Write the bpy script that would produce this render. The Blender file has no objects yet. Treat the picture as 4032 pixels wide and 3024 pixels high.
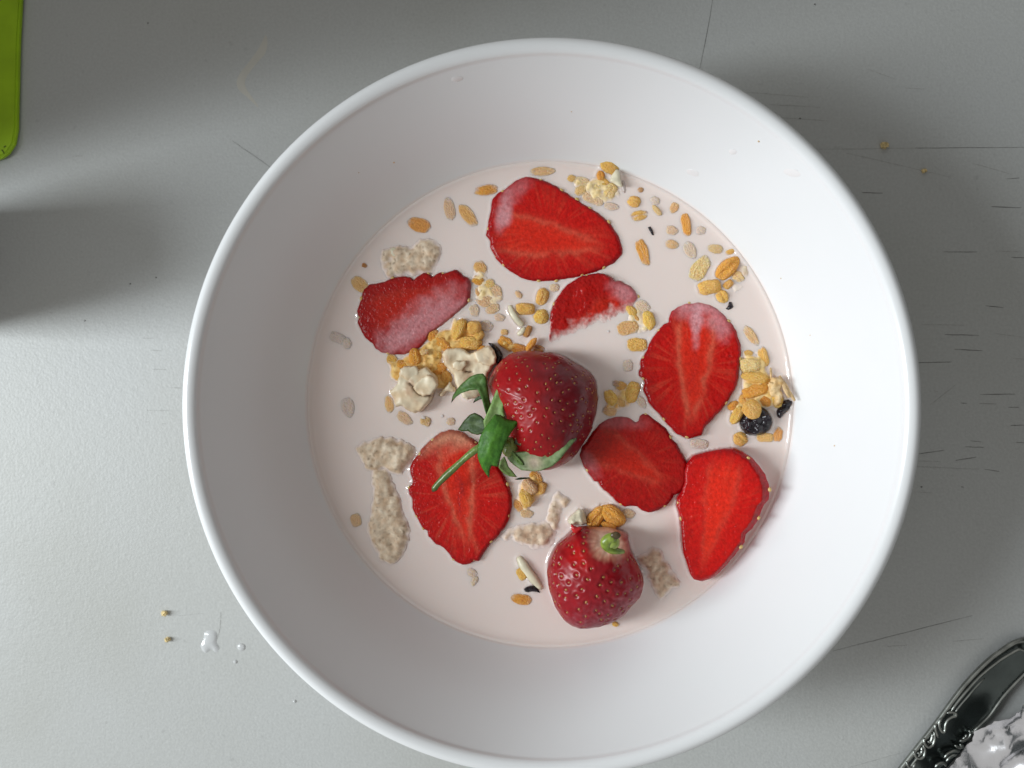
import bpy, bmesh, math, random
import numpy as np
from mathutils import Vector, Euler, noise
from mathutils.bvhtree import BVHTree
from mathutils.geometry import delaunay_2d_cdt

scene = bpy.context.scene
COL = scene.collection
R = math.radians
rng = random.Random(7)
nrng = np.random.default_rng(11)

# ------------------------------------------------------------------ camera
RIM_Z, MILK = 0.055, 0.0280
CAM_LOC = Vector((0.0122, 0.0062, 0.2602))
CAM_ROT = Euler((R(-0.21), R(5.10), 0.0), 'XYZ')
HFOV = R(60.0)
cam_d = bpy.data.cameras.new('camera')
cam_d.sensor_fit = 'HORIZONTAL'
cam_d.sensor_width = 36.0
cam_d.angle = HFOV
cam_d.clip_start, cam_d.clip_end = 0.005, 20.0
cam_d.dof.use_dof = True
cam_d.dof.focus_distance = 0.226
cam_d.dof.aperture_fstop = 16.0
cam = bpy.data.objects.new('camera', cam_d)
cam.location, cam.rotation_euler = CAM_LOC, CAM_ROT
COL.objects.link(cam)
scene.camera = cam

# ------------------------------------------------------------------ world, lamp, exposure
world = bpy.data.worlds.new('World')
scene.world = world
world.use_nodes = True
bg = world.node_tree.nodes['Background']
bg.inputs[0].default_value = (1.0, 0.985, 0.955, 1)
bg.inputs[1].default_value = 0.40

def area(name, loc, target, sx, sy, power, col):
    ld = bpy.data.lights.new(name, 'AREA')
    ld.shape, ld.size, ld.size_y = 'RECTANGLE', sx, sy
    ld.energy, ld.color = power, col
    o = bpy.data.objects.new(name, ld)
    o.location = loc
    o.rotation_euler = (Vector(target) - Vector(loc)).to_track_quat('-Z', 'Y').to_euler()
    COL.objects.link(o)
    return o
# the window at the left of the table, a tall narrow opening
area('window_light', (-1.05, -0.06, 0.66), (0.0, 0.0, 0.02), 0.23, 0.86, 17.0, (0.90, 0.965, 1.0))

scene.view_settings.view_transform = 'Standard'
scene.view_settings.look = 'None'
scene.view_settings.exposure = 0.0
scene.view_settings.gamma = 1.0
scene.cycles.use_denoising = True
scene.cycles.max_bounces = 8
scene.cycles.diffuse_bounces = 4
scene.cycles.glossy_bounces = 4
scene.cycles.transparent_max_bounces = 8
scene.cycles.caustics_reflective = False
scene.cycles.caustics_refractive = False
scene.cycles.sample_clamp_indirect = 4.0

# ------------------------------------------------------------------ pixel -> place
_M = np.array(CAM_ROT.to_matrix())
_C = np.array(CAM_LOC)
_F = 2016.0 / math.tan(HFOV / 2)
def W(u, v, z):
    d = _M @ np.array([(u - 2016.0) / _F, -(v - 1512.0) / _F, -1.0])
    k = (z - _C[2]) / d[2]
    p = _C + d * k
    return p[0], p[1]
def PX(z):                       # metres per photo pixel at height z
    return (_C[2] - z) / _F
def out(pts, z, o=(0, 0), s=1.0):  # outline in zoom pixels -> Nx2 world
    return np.array([W(o[0] + s * x, o[1] + s * y, z) for x, y in pts])

# ------------------------------------------------------------------ materials
def newmat(name):
    m = bpy.data.materials.new(name)
    m.use_nodes = True
    nt = m.node_tree
    return m, nt, nt.nodes['Principled BSDF']
def N(nt, t, **kw):
    n = nt.nodes.new(t)
    for k, v in kw.items():
        if k in n.inputs: n.inputs[k].default_value = v
        else: setattr(n, k, v)
    return n
def L(nt, a, ao, b, bi): nt.links.new(a.outputs[ao], b.inputs[bi])
def mixc(nt, fac, a, b, mode='MIX'):
    n = nt.nodes.new('ShaderNodeMix'); n.data_type = 'RGBA'; n.blend_type = mode
    for idx, val in ((0, fac), (6, a), (7, b)):
        if isinstance(val, tuple) and hasattr(val[0], 'outputs'): nt.links.new(val[0].outputs[val[1]], n.inputs[idx])
        elif isinstance(val, (int, float)): n.inputs[idx].default_value = val
        else: n.inputs[idx].default_value = (*val, 1) if len(val) == 3 else val
    return n
def ramp(nt, src, so, stops):
    n = nt.nodes.new('ShaderNodeValToRGB')
    el = n.color_ramp.elements
    while len(el) < len(stops): el.new(0.5)
    for e, (p, c) in zip(el, stops):
        e.position = p
        e.color = (*c, 1) if len(c) == 3 else c
    nt.links.new(src.outputs[so], n.inputs[0])
    return n
def bump(nt, bsdf, src, so, strength, dist):
    b = nt.nodes.new('ShaderNodeBump')
    b.inputs['Strength'].default_value = strength
    b.inputs['Distance'].default_value = dist
    nt.links.new(src.outputs[so], b.inputs['Height'])
    nt.links.new(b.outputs[0], bsdf.inputs['Normal'])
    return b
G3 = lambda v: (v, v, v)

def mat_table():
    m, nt, b = newmat('table_laminate')
    tc = N(nt, 'ShaderNodeTexCoord')
    n1 = N(nt, 'ShaderNodeTexNoise', Scale=9.0, Detail=4.0)
    n2 = N(nt, 'ShaderNodeTexNoise', Scale=1300.0, Detail=2.0)
    n3 = N(nt, 'ShaderNodeTexNoise', Scale=420.0, Detail=3.0)
    for n in (n1, n2, n3): L(nt, tc, 'Object', n, 'Vector')
    c = ramp(nt, n1, 0, [(0.28, (0.475, 0.48, 0.45)), (0.5, (0.525, 0.535, 0.52)), (0.72, (0.545, 0.56, 0.555))])
    c2 = ramp(nt, n2, 0, [(0.3, G3(0.90)), (0.72, G3(1.0))])
    c3 = ramp(nt, n3, 0, [(0.66, G3(1.0)), (0.80, G3(0.86))])
    a = mixc(nt, 1.0, (c, 0), (c2, 0), 'MULTIPLY')
    a2 = mixc(nt, 1.0, (a, 2), (c3, 0), 'MULTIPLY')
    L(nt, a2, 2, b, 'Base Color')
    b.inputs['Roughness'].default_value = 0.42
    b.inputs['Specular IOR Level'].default_value = 0.4
    ad = N(nt, 'ShaderNodeMath', operation='ADD')
    L(nt, n2, 0, ad, 0); L(nt, n3, 0, ad, 1)
    bump(nt, b, ad, 0, 0.22, 0.00030)
    return m
def mat_plain(name, col, rough=0.4, spec=0.5, metal=0.0, bscale=None, bstr=0.1, bdist=0.0003, var=0.0, vscale=300.0, coat=0.0):
    m, nt, b = newmat(name)
    b.inputs['Roughness'].default_value = rough
    b.inputs['Specular IOR Level'].default_value = spec
    b.inputs['Metallic'].default_value = metal
    b.inputs['Coat Weight'].default_value = coat
    b.inputs['Coat Roughness'].default_value = 0.08
    tc = N(nt, 'ShaderNodeTexCoord')
    n = N(nt, 'ShaderNodeTexNoise', Scale=vscale, Detail=3.0)
    L(nt, tc, 'Object', n, 'Vector')
    lo = tuple(max(0, c * (1 - var)) for c in col); hi = tuple(min(1, c * (1 + var * 0.6)) for c in col)
    c = ramp(nt, n, 0, [(0.3, lo), (0.7, hi)])
    L(nt, c, 0, b, 'Base Color')
    if bscale:
        n2 = N(nt, 'ShaderNodeTexNoise', Scale=bscale, Detail=4.0)
        L(nt, tc, 'Object', n2, 'Vector')
        bump(nt, b, n2, 0, bstr, bdist)
    return m
def mat_grain():
    m, nt, b = newmat('puffed_rice')
    tc = N(nt, 'ShaderNodeTexCoord')
    oi = N(nt, 'ShaderNodeObjectInfo')
    n1 = N(nt, 'ShaderNodeTexNoise', Scale=3.2, Detail=4.0); L(nt, tc, 'Object', n1, 'Vector')
    n2 = N(nt, 'ShaderNodeTexNoise', Scale=11.0, Detail=2.0); L(nt, tc, 'Object', n2, 'Vector')
    n1.noise_dimensions = '4D'; n2.noise_dimensions = '4D'
    mu = N(nt, 'ShaderNodeMath', operation='MULTIPLY'); mu.inputs[1].default_value = 40.0
    L(nt, oi, 'Random', mu, 0)
    L(nt, mu, 0, n1, 'W'); L(nt, mu, 0, n2, 'W')
    v = ramp(nt, n1, 0, [(0.22, (0.85, 0.72, 0.50)), (0.50, (1.0, 1.0, 1.0)), (0.78, (1.05, 1.12, 1.35))])
    a = mixc(nt, 1.0, (oi, 'Color'), (v, 0), 'MULTIPLY')
    sp = ramp(nt, n2, 0, [(0.70, G3(0.0)), (0.80, G3(0.6))])
    c = mixc(nt, (sp, 0), (a, 2), (0.19, 0.075, 0.015))
    L(nt, c, 2, b, 'Base Color')
    b.inputs['Roughness'].default_value = 0.28
    b.inputs['Specular IOR Level'].default_value = 0.5
    b.inputs['Subsurface Weight'].default_value = 0.6
    b.inputs['Subsurface Scale'].default_value = 0.0007
    b.inputs['Subsurface Radius'].default_value = (1.0, 0.7, 0.35)
    n3 = N(nt, 'ShaderNodeTexNoise', Scale=5.0, Detail=4.0); L(nt, tc, 'Object', n3, 'Vector')
    bump(nt, b, n3, 0, 0.45, 0.22)
    return m
def mat_vcol(name, rough=0.25, nscale=900.0, nlo=0.8, nhi=1.12, bscale=1500.0, bstr=0.25, bdist=0.00025, spec=0.5, coat=0.0):
    m, nt, b = newmat(name)
    at = N(nt, 'ShaderNodeAttribute', attribute_name='Col')
    tc = N(nt, 'ShaderNodeTexCoord')
    n = N(nt, 'ShaderNodeTexNoise', Scale=nscale, Detail=3.0); L(nt, tc, 'Object', n, 'Vector')
    r = ramp(nt, n, 0, [(0.3, G3(nlo)), (0.7, G3(nhi))])
    a = mixc(nt, 1.0, (at, 'Color'), (r, 0), 'MULTIPLY')
    L(nt, a, 2, b, 'Base Color')
    b.inputs['Roughness'].default_value = rough
    b.inputs['Specular IOR Level'].default_value = spec
    b.inputs['Coat Weight'].default_value = coat
    b.inputs['Coat Roughness'].default_value = 0.06
    n2 = N(nt, 'ShaderNodeTexNoise', Scale=bscale, Detail=2.0); L(nt, tc, 'Object', n2, 'Vector')
    bump(nt, b, n2, 0, bstr, bdist)
    return m
def mat_milk():
    m, nt, b = newmat('milk')
    b.inputs['Base Color'].default_value = (*MILKCOL, 1)
    b.inputs['Roughness'].default_value = 0.06
    b.inputs['Specular IOR Level'].default_value = 0.45
    b.inputs['Subsurface Weight'].default_value = 0.5
    b.inputs['Subsurface Scale'].default_value = 0.0022
    b.inputs['Subsurface Radius'].default_value = (1.0, 0.8, 0.7)
    return m
MILKCOL = (0.84, 0.722, 0.672)
M_TABLE = mat_table()
M_BOWL = mat_plain('white_ceramic', (0.80, 0.808, 0.815), rough=0.20, spec=0.5, var=0.012, vscale=30)
M_MILK = mat_milk()
M_GRAIN = mat_grain()
M_FLESH = mat_vcol('strawberry_flesh', rough=0.24, nscale=1100, nlo=0.78, nhi=1.12, bscale=1500, bstr=0.5, bdist=0.0004, spec=0.28, coat=0.0)
M_SKIN = mat_vcol('strawberry_skin', rough=0.30, spec=0.36, nscale=500, nlo=0.82, nhi=1.1, bscale=420, bstr=0.14, bdist=0.0006)
M_LEAF = mat_vcol('sepal_green', rough=0.52, spec=0.35, nscale=700, nlo=0.72, nhi=1.2, bscale=700, bstr=0.45, bdist=0.0004)
M_SEED = mat_plain('achene', (0.40, 0.18, 0.05), rough=0.3, var=0.35, vscale=900)
M_OAT = mat_vcol('oat', rough=0.5, nscale=800, nlo=0.86, nhi=1.10, bscale=900, bstr=0.30, bdist=0.0005, spec=0.35)
M_CREAM = mat_vcol('cream_coating', rough=0.38, nscale=260, nlo=0.88, nhi=1.08, bscale=380, bstr=0.35, bdist=0.0006, spec=0.4)
M_RAISIN = mat_plain('raisin_skin', (0.012, 0.007, 0.012), rough=0.22, var=0.7, vscale=400, bscale=500, bstr=0.7, bdist=0.0008)
M_ALMOND = mat_plain('almond_white', (0.74, 0.68, 0.50), rough=0.35, var=0.14, vscale=500, bscale=700, bstr=0.3)
M_HUSK = mat_plain('husk', (0.66, 0.45, 0.22), rough=0.45, var=0.35, vscale=900, bscale=900, bstr=0.5)
M_STEEL = mat_plain('silver', (0.12, 0.14, 0.135), rough=0.22, metal=1.0, var=0.2, vscale=150)  # base darkened to put the dark room's reflection into the colour
M_STEELD = mat_plain('silver_relief', (0.34, 0.355, 0.33), rough=0.34, metal=1.0, var=0.3, vscale=300)  # grey base for borders and scrolls, lighter than the handle body
M_FOIL = mat_plain('aluminium_foil', (0.95, 0.95, 0.98), rough=0.25, metal=0.95, var=0.03, vscale=200, bscale=500, bstr=0.25, bdist=0.0005)
M_GREEN = mat_plain('green_plastic', (0.36, 0.58, 0.007), rough=0.5, var=0.12, vscale=120, bscale=1500, bstr=0.2)
M_SCRATCH = mat_plain('scratch_dirt', (0.17, 0.17, 0.16), rough=0.8, spec=0.1, var=0.5, vscale=900)
M_SCRATCHF = mat_plain('faint_scratch', (0.40, 0.40, 0.38), rough=0.8, spec=0.1, var=0.3, vscale=900)
M_SMEAR = mat_plain('dried_smear', (0.56, 0.545, 0.49), rough=0.5, var=0.05, vscale=200)
M_DRIP = mat_plain('milk_drip', (0.80, 0.78, 0.78), rough=0.12, var=0.02)
M_SPILL = mat_plain('thin_milk', (0.58, 0.59, 0.59), rough=0.12, var=0.02)
M_CRUMB = mat_plain('crumb', (0.80, 0.62, 0.30), rough=0.6, var=0.4, vscale=1500, bscale=2500, bstr=0.7)
M_DARK = mat_plain('blocker_dark', (0.020, 0.026, 0.025), rough=0.8, spec=0.2, var=0.3, vscale=20)  # dark surface of the added slabs at the right
M_JAR = mat_plain('dark_jar', (0.04, 0.035, 0.03), rough=0.4, var=0.2, vscale=60)
M_BOARD = mat_plain('blocker_grey', (0.40, 0.39, 0.36), rough=0.9, var=0.08, vscale=20)  # grey surface of the added slab at the left
M_STALK = mat_vcol('stalk_green', rough=0.3, nscale=800, nlo=0.7, nhi=1.2, bscale=900, bstr=0.4)

def milk_film(m, hi=0.00035, lo=-0.00012):
    # the film of milk on what lies at the milk line; the object colour's alpha says how much milk covers the whole thing
    nt = m.node_tree
    b = nt.nodes['Principled BSDF']
    ge = N(nt, 'ShaderNodeNewGeometry')
    tc = N(nt, 'ShaderNodeTexCoord')
    no = N(nt, 'ShaderNodeTexNoise', Scale=900.0, Detail=2.0); L(nt, ge, 'Position', no, 'Vector')
    sx = N(nt, 'ShaderNodeSeparateXYZ'); L(nt, ge, 'Position', sx, 0)
    ad = N(nt, 'ShaderNodeMath', operation='MULTIPLY_ADD')
    L(nt, no, 0, ad, 0); ad.inputs[1].default_value = 0.0004 * min(1.0, hi / 0.00035); L(nt, sx, 'Z', ad, 2)
    mr = N(nt, 'ShaderNodeMapRange', interpolation_type='SMOOTHSTEP')
    mr.inputs['From Min'].default_value = MILK + hi + 0.0002 * min(1.0, hi / 0.00035)
    mr.inputs['From Max'].default_value = MILK + lo + 0.0002 * min(1.0, hi / 0.00035)
    mr.inputs['To Min'].default_value = 1.0
    mr.inputs['To Max'].default_value = 0.0
    L(nt, ad, 0, mr, 'Value')
    oi = N(nt, 'ShaderNodeObjectInfo')
    mu = N(nt, 'ShaderNodeMath', operation='MULTIPLY'); L(nt, mr, 0, mu, 0); L(nt, oi, 'Alpha', mu, 1)
    src = b.inputs['Base Color'].links[0].from_socket
    mx = mixc(nt, (mu, 0), MILKCOL, (0, 0, 0))
    nt.links.new(src, mx.inputs[7])
    L(nt, mx, 2, b, 'Base Color')
M_FLESHC = M_FLESH.copy(); M_FLESHC.name = 'sunken_flesh'
milk_film(M_FLESHC, 0.00050, -0.0002)
for _m in (M_FLESH, M_SKIN, M_SEED, M_RAISIN): milk_film(_m, 0.00012, -0.0001)
milk_film(M_BOWL, 0.0016, 0.0)
milk_film(M_OAT, 0.00065, -0.0001)
for _m in (M_GRAIN, M_CREAM, M_ALMOND, M_HUSK, M_LEAF): milk_film(_m)

# ------------------------------------------------------------------ object helpers
FOOD = []                                  # (verts, faces) of all that lies in the milk
def mesh_obj(name, V, F, mat, parent=None, smooth=True, cols=None, food=False):
    me = bpy.data.meshes.new(name)
    V = np.asarray(V, dtype=float)
    me.from_pydata(V.tolist(), [], [tuple(f) for f in F])
    me.materials.append(mat)
    me.polygons.foreach_set('use_smooth', [smooth] * len(me.polygons))
    if cols is not None:
        a = me.color_attributes.new('Col', 'FLOAT_COLOR', 'POINT')
        c = np.ones((len(V), 4)); c[:, :3] = cols
        a.data.foreach_set('color', c.ravel())
    me.update()
    o = bpy.data.objects.new(name, me)
    COL.objects.link(o)
    if parent: o.parent = parent
    if food: FOOD.append((V, F))
    return o
def tag(o, label=None, cat=None, group=None, kind=None):
    for k, v in (('label', label), ('category', cat), ('group', group), ('kind', kind)):
        if v: o[k] = v
    return o
def empty(name, loc=(0, 0, 0)):
    e = bpy.data.objects.new(name, None)
    e.empty_display_size = 0.01
    e.location = loc
    COL.objects.link(e)
    return e
def resample(P, n):
    P = np.asarray(P, float)
    Q = np.vstack([P, P[:1]])
    d = np.r_[0, np.cumsum(np.linalg.norm(np.diff(Q, axis=0), axis=1))]
    t = np.linspace(0, d[-1], n, endpoint=False)
    return np.c_[np.interp(t, d, Q[:, 0]), np.interp(t, d, Q[:, 1])]
def smooth_loop(P, k=1):
    for _ in range(k): P = 0.25 * np.roll(P, 1, 0) + 0.5 * P + 0.25 * np.roll(P, -1, 0)
    return P
def polar(P, c, n):                       # star-shaped outline -> radius at n even angles
    a = np.arctan2(P[:, 1] - c[1], P[:, 0] - c[0])
    r = np.hypot(P[:, 0] - c[0], P[:, 1] - c[1])
    i = np.argsort(a); a, r = a[i], r[i]
    th = np.linspace(-math.pi, math.pi, n, endpoint=False)
    rr = np.interp(th, np.r_[a - 2 * math.pi, a, a + 2 * math.pi], np.r_[r, r, r])
    return th, rr
def ring_faces(nr, n, base=0):
    F = []
    for j in range(nr - 1):
        for i in range(n):
            k = (i + 1) % n
            F.append((base + j * n + i, base + (j + 1) * n + i, base + (j + 1) * n + k, base + j * n + k))
    return F
def sstep(a, b, x):
    t = np.clip((x - a) / (b - a), 0, 1)
    return t * t * (3 - 2 * t)
def vnoise(x, y, z=0.0, s=1.0, oct=1):
    f = noise.noise if oct == 1 else (lambda p: noise.fractal(p, 1.0, 2.0, oct))
    return np.array([f(Vector((float(a) * s, float(b) * s, float(c) * s))) for a, b, c in np.broadcast(x, y, z)])
def mix3(c, col, f):
    return c * (1 - f[:, None]) + np.array(col)[None, :] * f[:, None]
def inside(P, x, y):
    n = len(P); r = np.zeros(len(x), bool)
    j = n - 1
    for i in range(n):
        xi, yi, xj, yj = P[i, 0], P[i, 1], P[j, 0], P[j, 1]
        c = ((yi > y) != (yj > y)) & (x < (xj - xi) * (y - yi) / (yj - yi + 1e-30) + xi)
        r ^= c; j = i
    return r
def edge_dist(P, x, y):
    d = np.full(len(x), 1e9)
    for i in range(len(P)):
        a, b = P[i], P[(i + 1) % len(P)]
        ab = b - a; l2 = ab @ ab + 1e-30
        t = np.clip(((x - a[0]) * ab[0] + (y - a[1]) * ab[1]) / l2, 0, 1)
        d = np.minimum(d, np.hypot(x - a[0] - t * ab[0], y - a[1] - t * ab[1]))
    return d
def inflate(P, step, zmid, top, bot, rad, zfun=None, lump=0.0, lscale=500.0, seed=0.0, jit=0.35, sheet=False, soft=False):
    """any outline -> closed puffy solid: verts, faces, d/rad of each vert (0 at the edge)"""
    n = max(10, int(np.linalg.norm(P - np.roll(P, 1, 0), axis=1).sum() / step))
    B = resample(P, n)
    x0, y0 = B.min(0); x1, y1 = B.max(0)
    gx, gy = np.meshgrid(np.arange(x0, x1, step), np.arange(y0, y1, step))
    r = np.random.default_rng(int(seed * 100) + 3)
    gx = (gx + r.uniform(-jit, jit, gx.shape) * step).ravel(); gy = (gy + r.uniform(-jit, jit, gy.shape) * step).ravel()
    k = inside(B, gx, gy); gx, gy = gx[k], gy[k]
    k = edge_dist(B, gx, gy) > step * 0.55; gx, gy = gx[k], gy[k]
    pts = [Vector(p) for p in B] + [Vector((a, b)) for a, b in zip(gx, gy)]
    v, e, f, *_ = delaunay_2d_cdt(pts, [], [list(range(n))], 1, 1e-9)
    xy = np.array([(p.x, p.y) for p in v])
    d = edge_dist(B, xy[:, 0], xy[:, 1])
    q = np.clip(d / rad, 0, 1)
    prof = sstep(-0.1, 1, q) if soft else np.sqrt(np.clip(1 - (1 - q) ** 2, 0, 1))
    z0 = np.full(len(xy), zmid) + (zfun(xy[:, 0], xy[:, 1]) if zfun else 0)
    nz = vnoise(xy[:, 0], xy[:, 1], seed, lscale, 3) * lump if lump else 0
    isb = d < step * 0.02
    zt = z0 + top * prof + nz * np.minimum(prof * 1.5, 1)
    if sheet: return np.c_[xy, zt], [tuple(t) for t in f], q
    zb = z0 - bot * prof
    m = len(xy)
    idx = np.where(isb, np.arange(m), m + np.cumsum(~isb) - 1)
    V = np.vstack([np.c_[xy, np.where(isb, z0, zt)], np.c_[xy[~isb], zb[~isb]]])
    F = [tuple(t) for t in f] + [tuple(int(idx[i]) for i in reversed(t)) for t in f]
    return V, F, np.r_[q, np.zeros((~isb).sum())]
def tube(pts, rad, n=10, cap=True, flat=1.0):
    P = [Vector(p) for p in pts]; V, F = [], []
    rad = rad if hasattr(rad, '__len__') else [rad] * len(P)
    up = Vector((0, 0, 1))
    for i, p in enumerate(P):
        t = (P[min(i + 1, len(P) - 1)] - P[max(i - 1, 0)]).normalized()
        s = t.cross(up)
        s = s.normalized() if s.length > 1e-4 else Vector((1, 0, 0))
        w = s.cross(t).normalized()
        for k in range(n):
            a = 2 * math.pi * k / n
            V.append(tuple(p + s * math.cos(a) * rad[i] + w * math.sin(a) * rad[i] * flat))
    for i in range(len(P) - 1):
        for k in range(n):
            F.append((i * n + k, i * n + (k + 1) % n, (i + 1) * n + (k + 1) % n, (i + 1) * n + k))
    if cap:
        F.append(tuple(range(n - 1, -1, -1))); F.append(tuple((len(P) - 1) * n + k for k in range(n)))
    return V, F
def ellipsoid(nu, nv, lump=0.0, seed=0.0, lscale=1.6, pinch=0.0, box=2.0):
    V, F = [(0, 0, 1.0)], []
    for j in range(1, nv):
        ph = math.pi * j / nv
        for i in range(nu):
            a = 2 * math.pi * i / nu
            x, y, z = math.sin(ph) * math.cos(a), math.sin(ph) * math.sin(a), math.cos(ph)
            k = (abs(x) ** box + abs(y) ** box + abs(z) ** box) ** (-1 / box)
            V.append((x * k, y * k, z * k))
    V.append((0, 0, -1.0))
    last = len(V) - 1
    for i in range(nu):
        k = (i + 1) % nu
        F.append((0, 1 + i, 1 + k))
        for j in range(nv - 2):
            a, b = 1 + j * nu, 1 + (j + 1) * nu
            F.append((a + i, b + i, b + k, a + k))
        a = 1 + (nv - 2) * nu
        F.append((last, a + k, a + i))
    V = np.array(V)
    if lump:
        s = 1 + lump * vnoise(V[:, 0], V[:, 1], V[:, 2] + seed, lscale, 2)
        V = V * s[:, None]
    if pinch:                              # a crease along the top of the grain
        V[:, 2] -= pinch * np.exp(-(V[:, 1] / 0.22) ** 2) * np.clip(V[:, 2], 0, 1)
    return V, F

# ================================================================== TABLE
def slab(name, x0, x1, y0, y1, z0, z1, mat, bev=0.0, parent=None):
    bm = bmesh.new()
    bmesh.ops.create_cube(bm, size=1.0)
    for v in bm.verts:
        v.co = ((x0 + x1) / 2 + v.co.x * (x1 - x0), (y0 + y1) / 2 + v.co.y * (y1 - y0), (z0 + z1) / 2 + v.co.z * (z1 - z0))
    if bev: bmesh.ops.bevel(bm, geom=bm.edges[:], offset=bev, segments=3, affect='EDGES')
    me = bpy.data.meshes.new(name); bm.to_mesh(me); bm.free()
    me.materials.append(mat)
    o = bpy.data.objects.new(name, me); COL.objects.link(o)
    if parent: o.parent = parent
    return o
table = tag(slab('table_top', -0.75, 0.40, -0.55, 0.45, -0.03, 0.0, M_TABLE, 0.003),
            'pale grey laminate table with fine scratches under the white bowl', None, None, 'structure')

def scratch(o, s, p0, p1, w=1.0, faint=False, bend=0.0):
    a = np.array(W(o[0] + s * p0[0], o[1] + s * p0[1], 0)); b = np.array(W(o[0] + s * p1[0], o[1] + s * p1[1], 0))
    d = b - a; ln = np.linalg.norm(d); nrm = np.array((-d[1], d[0])) / ln
    n = max(4, int(ln / 0.003))
    V, F = [], []
    for i in range(n + 1):
        t = i / n
        c = a + d * t + nrm * (bend * ln * math.sin(math.pi * t) + rng.uniform(-1, 1) * 0.00004)
        h = 0.000085 * w * (0.35 + 0.65 * math.sin(math.pi * min(max(t, 0.03), 0.97)) ** 0.5) * rng.uniform(0.6, 1.1)
        V += [(*(c + nrm * h), 0.00003), (*c, 0.00007), (*(c - nrm * h), 0.00003)]
        if i:
            k = 3 * i
            F += [(k - 3, k, k + 1, k - 2), (k - 2, k + 1, k + 2, k - 1)]
    return mesh_obj('scratch', V, F, M_SCRATCHF if faint else M_SCRATCH, table)
OA, SA = (2700, 0), 0.6027
for p0, p1, w, f, bd in [((176, -6), (92, 447), 1.1, 0, .01), ((390, 602), (805, 636), .9, 1, 0), ((540, 683), (880, 700), .8, 1, 0), ((610, 768), (930, 790), .9, 1, 0),
        ((838, 976), (1500, 968), .9, 1, 0), ((1500, 968), (2215, 962), 1.0, 0, 0), ((1050, 1000), (1400, 1080), .8, 1, 0), ((1400, 1080), (1720, 1155), .7, 1, 0),
        ((1150, 1258), (1285, 1263), 1.4, 0, 0), ((1995, 1350), (2190, 1357), 1.5, 0, 0), ((1680, 1645), (1905, 1646), 1.1, 0, 0), ((2020, 1640), (2200, 1646), .9, 1, 0),
        ((1190, 452), (1370, 518), .8, 1, 0), ((1430, 575), (1560, 582), .8, 1, 0), ((1870, 1066), (2130, 1140), .8, 1, 0), ((2095, 1168), (2180, 1164), 1.1, 0, 0)]:
    scratch(OA, SA, p0, p1, w, f, bd)
OB, SB = (3000, 1000), 0.6028
for p0, p1, w, f in [((1630, 22), (1715, 25), 1.3, 0), ((1460, 338), (1577, 351), 1.2, 0), ((1040, 460), (1320, 466), .8, 1), ((1195, 527), (1418, 531), 1.2, 0), ((1520, 520), (1715, 545), .7, 1),
        ((1258, 622), (1440, 632), 1.2, 0), ((1000, 711), (1237, 705), 1.5, 0), ((1268, 853), (1100, 985), .8, 1), ((1425, 918), (1655, 916), 1.3, 0), ((1298, 974), (1340, 976), .9, 0),
        ((1420, 977), (1530, 979), .8, 0), ((1610, 1001), (1680, 1002), 1.0, 0), ((1625, 1121), (1715, 1117), 1.2, 0), ((1325, 1260), (1450, 1263), 1.1, 0), ((1362, 1220), (1432, 1227), .9, 0),
        ((1000, 1309), (1192, 1282), 1.1, 0), ((1265, 1348), (1400, 1327), 1.1, 0), ((1000, 1352), (1170, 1356), .7, 1), ((1000, 1389), (1420, 1406), .7, 1), ((1455, 1407), (1552, 1421), 1.0, 0),
        ((1660, 1230), (1715, 1234), .8, 0), ((1640, 682), (1715, 688), .8, 1), ((1120, 893), (1150, 900), .8, 1), ((1300, 1520), (1320, 1524), 1.2, 0), ((990, 1553), (1110, 1560), .6, 1)]:
    scratch(OB, SB, p0, p1, w, f)
OC, SC = (3432, 2424), 0.36166
for p0, p1, w, f in [((-420, 385), (1100, -3), .8, 0), ((880, 280), (1220, 252), .7, 1), ((170, 335), (395, 320), .7, 1), ((-250, 1655), (445, 1458), .6, 1)]:
    scratch(OC, SC, p0, p1, w, f)
for p0, p1, w, f in [((1685, 1020), (1968, 1217), .9, 0), ((525, 1137), (605, 1131), .7, 1)]:
    scratch((0, 0), 0.5425, p0, p1, w, f)
for p0, p1, w, f in [((930, 1047), (1005, 1050), .8, 1), ((985, 1127), (1058, 1130), .9, 1), ((1115, 1370), (1182, 1374), 1., 1), ((960, 1520), (1120, 1523), .7, 1), ((1000, 1250), (1085, 1254), .8, 1),
        ((950, 1595), (975, 1595), .8, 1), ((1060, 1605), (1090, 1607), .8, 1), ((320, 880), (345, 884), .9, 1)]:
    scratch((0, 700), 0.6027, p0, p1, w, f)
for p0, p1 in [((1022, 300), (1020, 392)), ((1020, 392), (1012, 480)), ((1012, 480), (994, 568)), ((560, 345), (830, 318))]:
    scratch((500, 2300), 0.36166, p0, p1, .6, True)
# specks of dirt pressed into the laminate
for u, v in [(513, 1118), (615, 1093), (334, 1263), (583, 91), (3208, 17), (3628, 1917), (3150, 467)]:
    x, y = W(u, v, 0)
    V, F = ellipsoid(8, 5, 0.3, u)
    mesh_obj('speck', V * np.array([.00028, .00022, .0001]) + np.array([x, y, 0.00005]), F, M_SCRATCH, table)
# dried streak upper left
sm = out([(1930, 240), (1945, 300), (1930, 390), (1880, 440), (1830, 500), (1780, 570), (1775, 625), (1815, 685), (1850, 730), (1890, 795), (1850, 760), (1790, 700), (1730, 655), (1712, 600), (1735, 540), (1800, 460), (1860, 380), (1900, 310)], 0, (0, 0), 0.5425)
V, F, q = inflate(smooth_loop(resample(sm, 90), 3), 0.0009, 0.00003, 0.00006, 0.00002, 0.0012, sheet=True)
mesh_obj('smear', V, F, M_SMEAR, table)

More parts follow.
